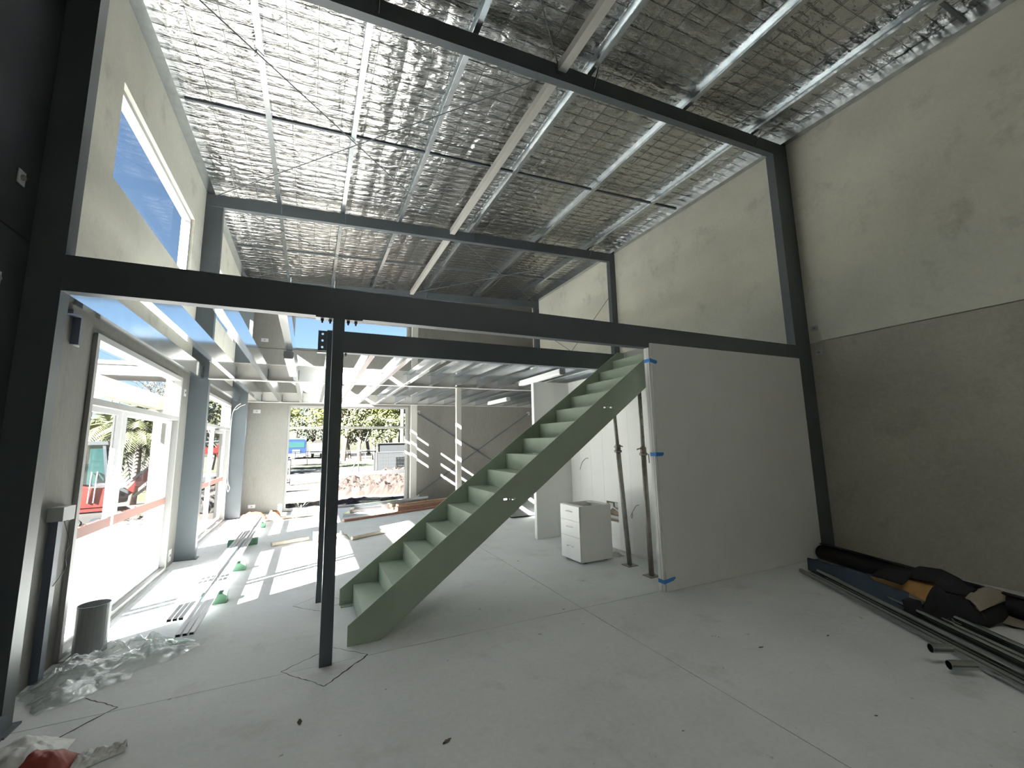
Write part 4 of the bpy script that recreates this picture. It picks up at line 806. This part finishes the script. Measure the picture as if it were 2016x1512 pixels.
eprism([(3.48,1.05),(3.72,1.05),(3.80,.80),(3.62,.40),(3.20,.30),(3.02,.50),(3.10,.52),(3.30,.46),(3.52,.62),(3.50,.85)], -.28, .28, 'bucket', 'machine_dark')
# palms, trees ---------------------------------------------------------
def palm(x, y, h, fl, n, lab):
    b = Vector((x, y, gz(x, y)-.05)); p = thing('palm_tree', b, lab, 'palm', 'palms beyond the site')
    MB().tube([b, b+Vector((.05, .02, h*.5)), b+Vector((.02, .05, h))], .16, 10, taper=.10).build('trunk', 'trunk', p, True)
    top = b+Vector((.02, .05, h)); mb = MB()
    for k in range(n):
        a = k*2.39996; el = random.uniform(-.35, 1.25); l = fl*random.uniform(.8, 1.1); d = Vector((math.cos(a), math.sin(a), 0)); s = Vector((-math.sin(a), math.cos(a), 0)); pts = []
        for q in range(13):
            t = q/12; pts.append(top+d*(l*t*math.cos(el)*(1-.18*t))+Vector((0,0,l*(t*math.sin(el)-.75*t*t*(1-.3*math.sin(el))))))
        for q in range(1, 12):
            t = q/12; ll = l*.30*math.sin(math.pi*(t*.85+.1)); ax = (pts[q+1]-pts[q-1]).normalized()
            for sg in (-1, 1):
                tip = pts[q]+(s*sg*.8+ax*.55+Vector((0,0,-.35))).normalized()*ll; w_ = ax*.028*fl/1.6
                mb.add([pts[q]-w_, pts[q]+w_, tip], [(0,1,2)])
                tip2 = (pts[q]+pts[q+1])/2+(s*sg*.8+ax*.6+Vector((0,0,-.3))).normalized()*ll; mq = (pts[q]+pts[q+1])/2; mb.add([mq-w_, mq+w_, tip2], [(0,1,2)])
        for q in range(12): mb.add([pts[q]-s*.012, pts[q]+s*.012, pts[q+1]+s*.012, pts[q+1]-s*.012], [(0,1,2,3)])
    mb.build('fronds', 'palm_leaf', p)
def ray_at(u, v, dist): d = (at(u, v, y=10)-Vector((0,0,CAMH))); d /= math.hypot(d.x, d.y); return Vector((0,0,CAMH))+d*dist
q = ray_at(216, 838, 26); palm(q.x, q.y, q.z+.75, 2.3, 26, 'tall palm seen through the near door left of the mullion')
q = ray_at(272, 862, 24); palm(q.x, q.y, q.z+1.0, 2.2, 34, 'bushy palm seen through the near door right of the mullion')
q = ray_at(300, 848, 27); palm(q.x, q.y, q.z+.8, 2.2, 30, 'palm half hidden behind the canopy post')
random.seed(21)
def crown_mesh(seed, nblob, nleaf, size):
    rnd = random.Random(seed); mb = MB(); blobs = []
    for k in range(nblob):
        a = rnd.uniform(0, 6.28); r = rnd.uniform(.1, .75); blobs.append((Vector((r*math.cos(a), r*math.sin(a), rnd.uniform(-.55, .75))), rnd.uniform(.26, .46)))
    for k in range(nleaf):
        c, R = rnd.choice(blobs); d = Vector((rnd.gauss(0,1), rnd.gauss(0,1), rnd.gauss(0,1))).normalized(); p = c+d*R*rnd.uniform(.55, 1.0)
        n = (d+Vector((rnd.gauss(0,.6), rnd.gauss(0,.6), rnd.gauss(0,.6)))).normalized(); u = n.orthogonal().normalized(); u.rotate(Matrix.Rotation(rnd.uniform(0, 6.28), 3, n)); v = n.cross(u); s = size*rnd.uniform(.6, 1.3)
        mb.add([p-u*s, p+v*s*.55, p+u*s, p-v*s*.55], [(0,1,2,3)])
    return mb
def trunk_mesh(seed):
    rnd = random.Random(seed); mb = MB(); mb.tube([(0,0,0), (.03,.02,.25), (-.02,.04,.55), (.05,0,.8)], .030, 7, taper=.012)
    for k in range(6):
        a = rnd.uniform(0, 6.28); z = rnd.uniform(.28, .6); r = rnd.uniform(.12, .26); mb.tube([(.0,.02,z), (r*.5*math.cos(a), r*.5*math.sin(a), z+.12), (r*math.cos(a), r*math.sin(a), z+.34)], .012, 5, taper=.004)
    return mb
crowns = [[crown_mesh(s+10*k, 9+3*(s % 2), 2600, .055).build('foliage', m) for s in range(2)] for k, m in enumerate(('foliage_a', 'foliage_b', 'foliage_c'))]
trunks = [trunk_mesh(5).build('trunk', 'trunk_pale'), trunk_mesh(9).build('trunk', 'trunk')]
used = set()
TREES = []
def tree(x, y, h, w_, kind, var, lab, grp):
    t = thing('gum_tree', (x, y, gz(x, y)-.1), lab, 'tree', grp)
    for src, key in ((crowns[kind][var], ('c', kind, var)), (trunks[var], ('t', var))):
        o = src if key not in used else src.copy()
        if key in used: COL.objects.link(o)
        used.add(key); o.parent = t
        if key[0] == 'c': o.location = (0, 0, h*.64); o.scale = (w_, w_, h*.38); o.rotation_euler = (0, 0, random.uniform(0, 6.28))
        else: o.location = (0, 0, 0); o.scale = (h*1.0, h*1.0, h*.98); o.rotation_euler = (0, 0, random.uniform(0, 6.28))
KN = ['olive green', 'yellow green', 'dark green']
spots = []
for k in range(11):
    x = -9+3.6*k+random.uniform(-.8, .8); y = 78+random.uniform(-3, 6); spots.append((x, y, random.uniform(10.5, 13.5), random.uniform(4.2, 5.4), (0, 0, 1, 0, 2)[k % 5], k % 2, 'tree of the far row across the road, %s from the left' % ORD[k], 'far row of trees across the road'))
for k, (u, d, h, w_, kd) in enumerate(((676, 52, 9.0, 4.0, 1), (708, 50, 7.6, 3.4, 0), (738, 54, 9.2, 3.8, 1), (770, 51, 8.6, 3.8, 1), (800, 55, 9.5, 4.2, 0), (760, 47, 5.0, 2.6, 0), (640, 58, 8.8, 3.6, 1), (615, 70, 8.0, 3.6, 2), (690, 60, 6.5, 4.0, 2))):
    q = ray_at(u, 877, d); spots.append((q.x, q.y, h, w_, kd, k % 2, 'tree of the nearer clump behind the fence, %s counted' % ORD[k], 'nearer clump of trees behind the fence'))
for k, (u, d, h, w_, kd) in enumerate(((330, 30, 5.2, 2.6, 2), (440, 34, 6.5, 3.2, 0), (415, 40, 7.5, 3.6, 2), (180, 90, 5.0, 7.0, 2), (225, 95, 5.0, 7.0, 2))):
    q = ray_at(u, 880, d); spots.append((q.x, q.y, h, w_, kd, k % 2, 'tree seen through the glass doors on the left, %s counted' % ORD[k], 'trees beyond the glass doors'))
for s in spots: tree(s[0], s[1], s[2], s[3], s[4], s[5], KN[s[4]]+' '+s[6], s[7])
q = ray_at(300, 800, 29); bt = thing('bare_tree', (q.x, q.y, gz(q.x, q.y)), 'leafless branching tree behind the canopy post', 'tree'); mb = MB(); rnd = random.Random(4)
def branch(p, d, l, r, n):
    e = p+d*l; mb.tube([p, p.lerp(e, .5)+Vector((rnd.uniform(-.1,.1)*l, 0, rnd.uniform(-.05,.05)*l)), e], r, 5, taper=r*.6)
    if n:
        for k in range(3): branch(e, (d+Vector((rnd.gauss(0,.55), rnd.gauss(0,.55), rnd.gauss(.05,.4)))).normalized(), l*.72, r*.6, n-1)
branch(Vector((q.x, q.y, gz(q.x, q.y)-.1)), Vector((.05, 0, 1)), 2.1, .10, 5); mb.build('branches', 'trunk', bt)
# far building on the left, vehicles, fences ------------------------------
q0 = ray_at(120, 870, 48); q1 = ray_at(262, 870, 52)
fb = thing('far_building', (q0.x, q0.y, 0), 'low far building with a yellow fascia and roof deck', 'building'); d = (q1-q0); d.z = 0; ln = d.length; d.normalize(); n_ = Vector((-d.y, d.x, 0))
def fbar(a, b, z0, z1, off, th, name, m): return MB().prism([(a, z0), (b, z0), (b, z1), (a, z1)], Vector((q0.x, q0.y, 0))+n_*off, d, (0,0,1), n_*th).build(name, m, fb)
fbar(0, ln, -1, 2.3, .6, 6, 'wall', 'far_wall'); fbar(0, ln, 2.85, 3.75, 0, 6, 'fascia', 'yellow_paint'); fbar(0, ln, 3.76, 3.95, -.1, 6.2, 'roof_edge', 'trailer_tan'); fbar(0, ln, 2.3, 2.84, .3, .1, 'valance_back', 'fence_dark')
for k in range(int(ln/.42)): fbar(k*.42+.05, k*.42+.27, 2.32, 2.84, .12, .05, 'slat', 'machine_white')
for k in range(int(ln/2.2)): fbar(k*2.2, k*2.2+.12, 3.96, 5.1, .3, .12, 'railing_post', 'trailer_tan')
fbar(0, ln, 5.0, 5.12, .3, .1, 'railing', 'trailer_tan')
def lpole(u, dist, h, r, m, lab):
    q = ray_at(u, 880, dist); return tag(MB().tube([(q.x, q.y, gz(q.x, q.y)-.1), (q.x, q.y, h)], r, 12, taper=r*.8).build('pole', m), lab, 'pole')
lpole(791, 31, 8.5, .13, 'pole_white', 'tall white pole right of centre beyond the rear window'); lpole(209, 30, 4.4, .06, 'pole_white', 'thin pale pole beyond the near glass door')
for k, (z, y) in enumerate(((6.4, 34), (5.2, 33), (4.2, 33.5))): tag(MB().tube([(-40, y-2, z+.2), (-18, y-.6, z-.25), (2, y+.8, z+.1)], .02, 5).build('power_line', 'black'), '%s power line crossing the sky beyond the glass doors' % ('highest', 'middle', 'lowest')[k], 'power line', 'power lines')
def temp_panel(u0, u1, dist, ztop, lab, sign=False):
    a = ray_at(u0, 880, dist); b = ray_at(u1, 880, dist*1.02); a.z = gz(a.x, a.y)+.12; b.z = gz(b.x, b.y)+.12; t = thing('site_fence', (a.x, a.y, gz(a.x, a.y)), lab, 'fence', 'temporary site fences'); A = lambda f, z: Vector((a.x+(b.x-a.x)*f, a.y+(b.y-a.y)*f, z))
    for f in (0, 1): MB().tube([A(f, a.z-.12), A(f, ztop)], .035, 8).build('upright', 'fence_metal', t)
    zr_ = [a.z, ztop]+([ztop-.52] if sign else [])
    for z in zr_: MB().tube([A(0, z), A(1, z)], .03, 8).build('rail', 'fence_metal', t)
    mb = MB(); n = int((b-a).length/.09); top = ztop-.52 if sign else ztop
    for k in range(1, n): mb.bar(A(k/n, a.z), A(k/n, top), .009, .009, up=(1,0,0))
    for k in range(1, 6): mb.bar(A(0, a.z+(top-a.z)*k/6), A(1, a.z+(top-a.z)*k/6), .007, .007)
    o = mb.build('wire_infill', 'fence_metal', t); o['kind'] = 'stuff'
    if sign:
        dd = (b-a).normalized(); nn = Vector((-dd.y, dd.x, 0)); MB().prism([(.05, ztop-.50), (.95, ztop-.50), (.95, ztop-.03), (.05, ztop-.03)], (a.x, a.y, 0)+nn*.03 if False else Vector((a.x, a.y, 0))+nn*.04, Vector((b.x-a.x, b.y-a.y, 0)), (0,0,1), nn*.01).build('sign_board', 'fence_dark', t)
        MB().prism([(0, a.z), (1, a.z), (1, top), (0, top)], Vector((a.x, a.y, 0))+nn*.6, Vector((b.x-a.x, b.y-a.y, 0)), (0,0,1), nn*.02).build('dark_screen', 'fence_dark', t)
temp_panel(742, 806, 26, 1.66, 'fence panel with a dark sign board beyond the soil mound', True); temp_panel(707, 741, 27, 1.20, 'plain fence panel left of the dark sign board'); temp_panel(566, 573, 22, 1.0, 'narrow fence end at the left of the rear window')
def stick(u0, v0, u1, v1, dist, lab): a, b = ray_at(u0, v0, dist), ray_at(u1, v1, dist); a.z = max(a.z, gz(a.x, a.y)); tag(MB().tube([a, b], .03, 8).build('fence_stay', 'fence_metal'), lab, 'stay', 'raking fence stays')
stick(686, 945, 706, 895, 25, 'raking fence stay leaning from lower left beside the mound'); stick(711, 888, 726, 850, 27, 'raking stay rising right above the plain fence panel')
for k, u in enumerate((582, 606, 638, 672, 720, 733)):
    q = ray_at(u, 880, 44); tag(MB().tube([(q.x, q.y, -.2), (q.x, q.y, 1.1)], .03, 6).build('fence_post', 'fence_metal'), 'thin post of the fence across the road, %s from the left' % ORD[k], 'post', 'fence posts across the road')
a, b = ray_at(566, 880, 44), ray_at(742, 880, 44); tag(MB().tube([(a.x, a.y, 1.08), (b.x, b.y, 1.08)], .02, 6).build('fence_rail', 'fence_metal'), 'top rail of the fence across the road', 'rail')
q = ray_at(583, 890, 66); tk = thing('truck', (q.x, q.y, gz(q.x, q.y)), 'blue and white truck parked across the road', 'truck')
T = lambda a, b, c: (q.x+a, q.y+b, gz(q.x, q.y)+c)
MB().prism([(-1.25,.5),(1.25,.5),(1.25,1.5),(1.15,2.5),(.95,2.7),(-.95,2.7),(-1.15,2.5),(-1.25,1.5)], T(0,0,0), (1,0,0), (0,0,1), (0,2.0,0)).build('cab', 'truck_blue', tk)
MB().box(T(-1.0,-.03,1.55), T(1.0,-.001,2.35)).build('windscreen', 'tint', tk); MB().box(T(-1.2,-.12,.35), T(1.2,-.031,.75)).build('bumper', 'truck_white', tk); MB().box(T(-.5,-.04,.8), T(.5,-.002,1.3)).build('grille', 'machine_dark', tk); MB().box(T(-1.2,2.1,.7), T(1.2,8,2.9)).build('body', 'truck_white', tk)
for (a, b) in ((-1.2, .6), (.9, .6), (-1.2, 6), (.9, 6)): MB().tube([T(a,b,.48), T(a+.3,b,.48)], .48, 14).build('wheel', 'track_rubber', tk)
q = ray_at(625, 890, 64); tl = thing('tipper_trailer', (q.x, q.y, gz(q.x, q.y)), 'tan tipping trailer loaded with soil parked beside the truck', 'trailer')
MB().prism([(-1.05,1.0),(1.05,1.0),(1.15,2.1),(-1.15,2.1)], T(0,0,0), (1,0,0), (0,0,1), (0,4,0)).build('bin', 'trailer_tan', tl); MB().prism([(-.8,2.1),(.8,2.1),(.3,2.5),(-.3,2.5)], T(0,.2,0), (1,0,0), (0,0,1), (0,3.5,0)).build('load', 'soil_dark', tl); MB().box(T(-.9,.1,.7), T(.9,3.9,.99)).build('chassis', 'machine_dark', tl)
for (a, b) in ((-1.0, .8), (.75, .8), (-1.0, 2.2), (.75, 2.2)): MB().tube([T(a,b,.42), T(a+.25,b,.42)], .42, 14).build('wheel', 'track_rubber', tl)
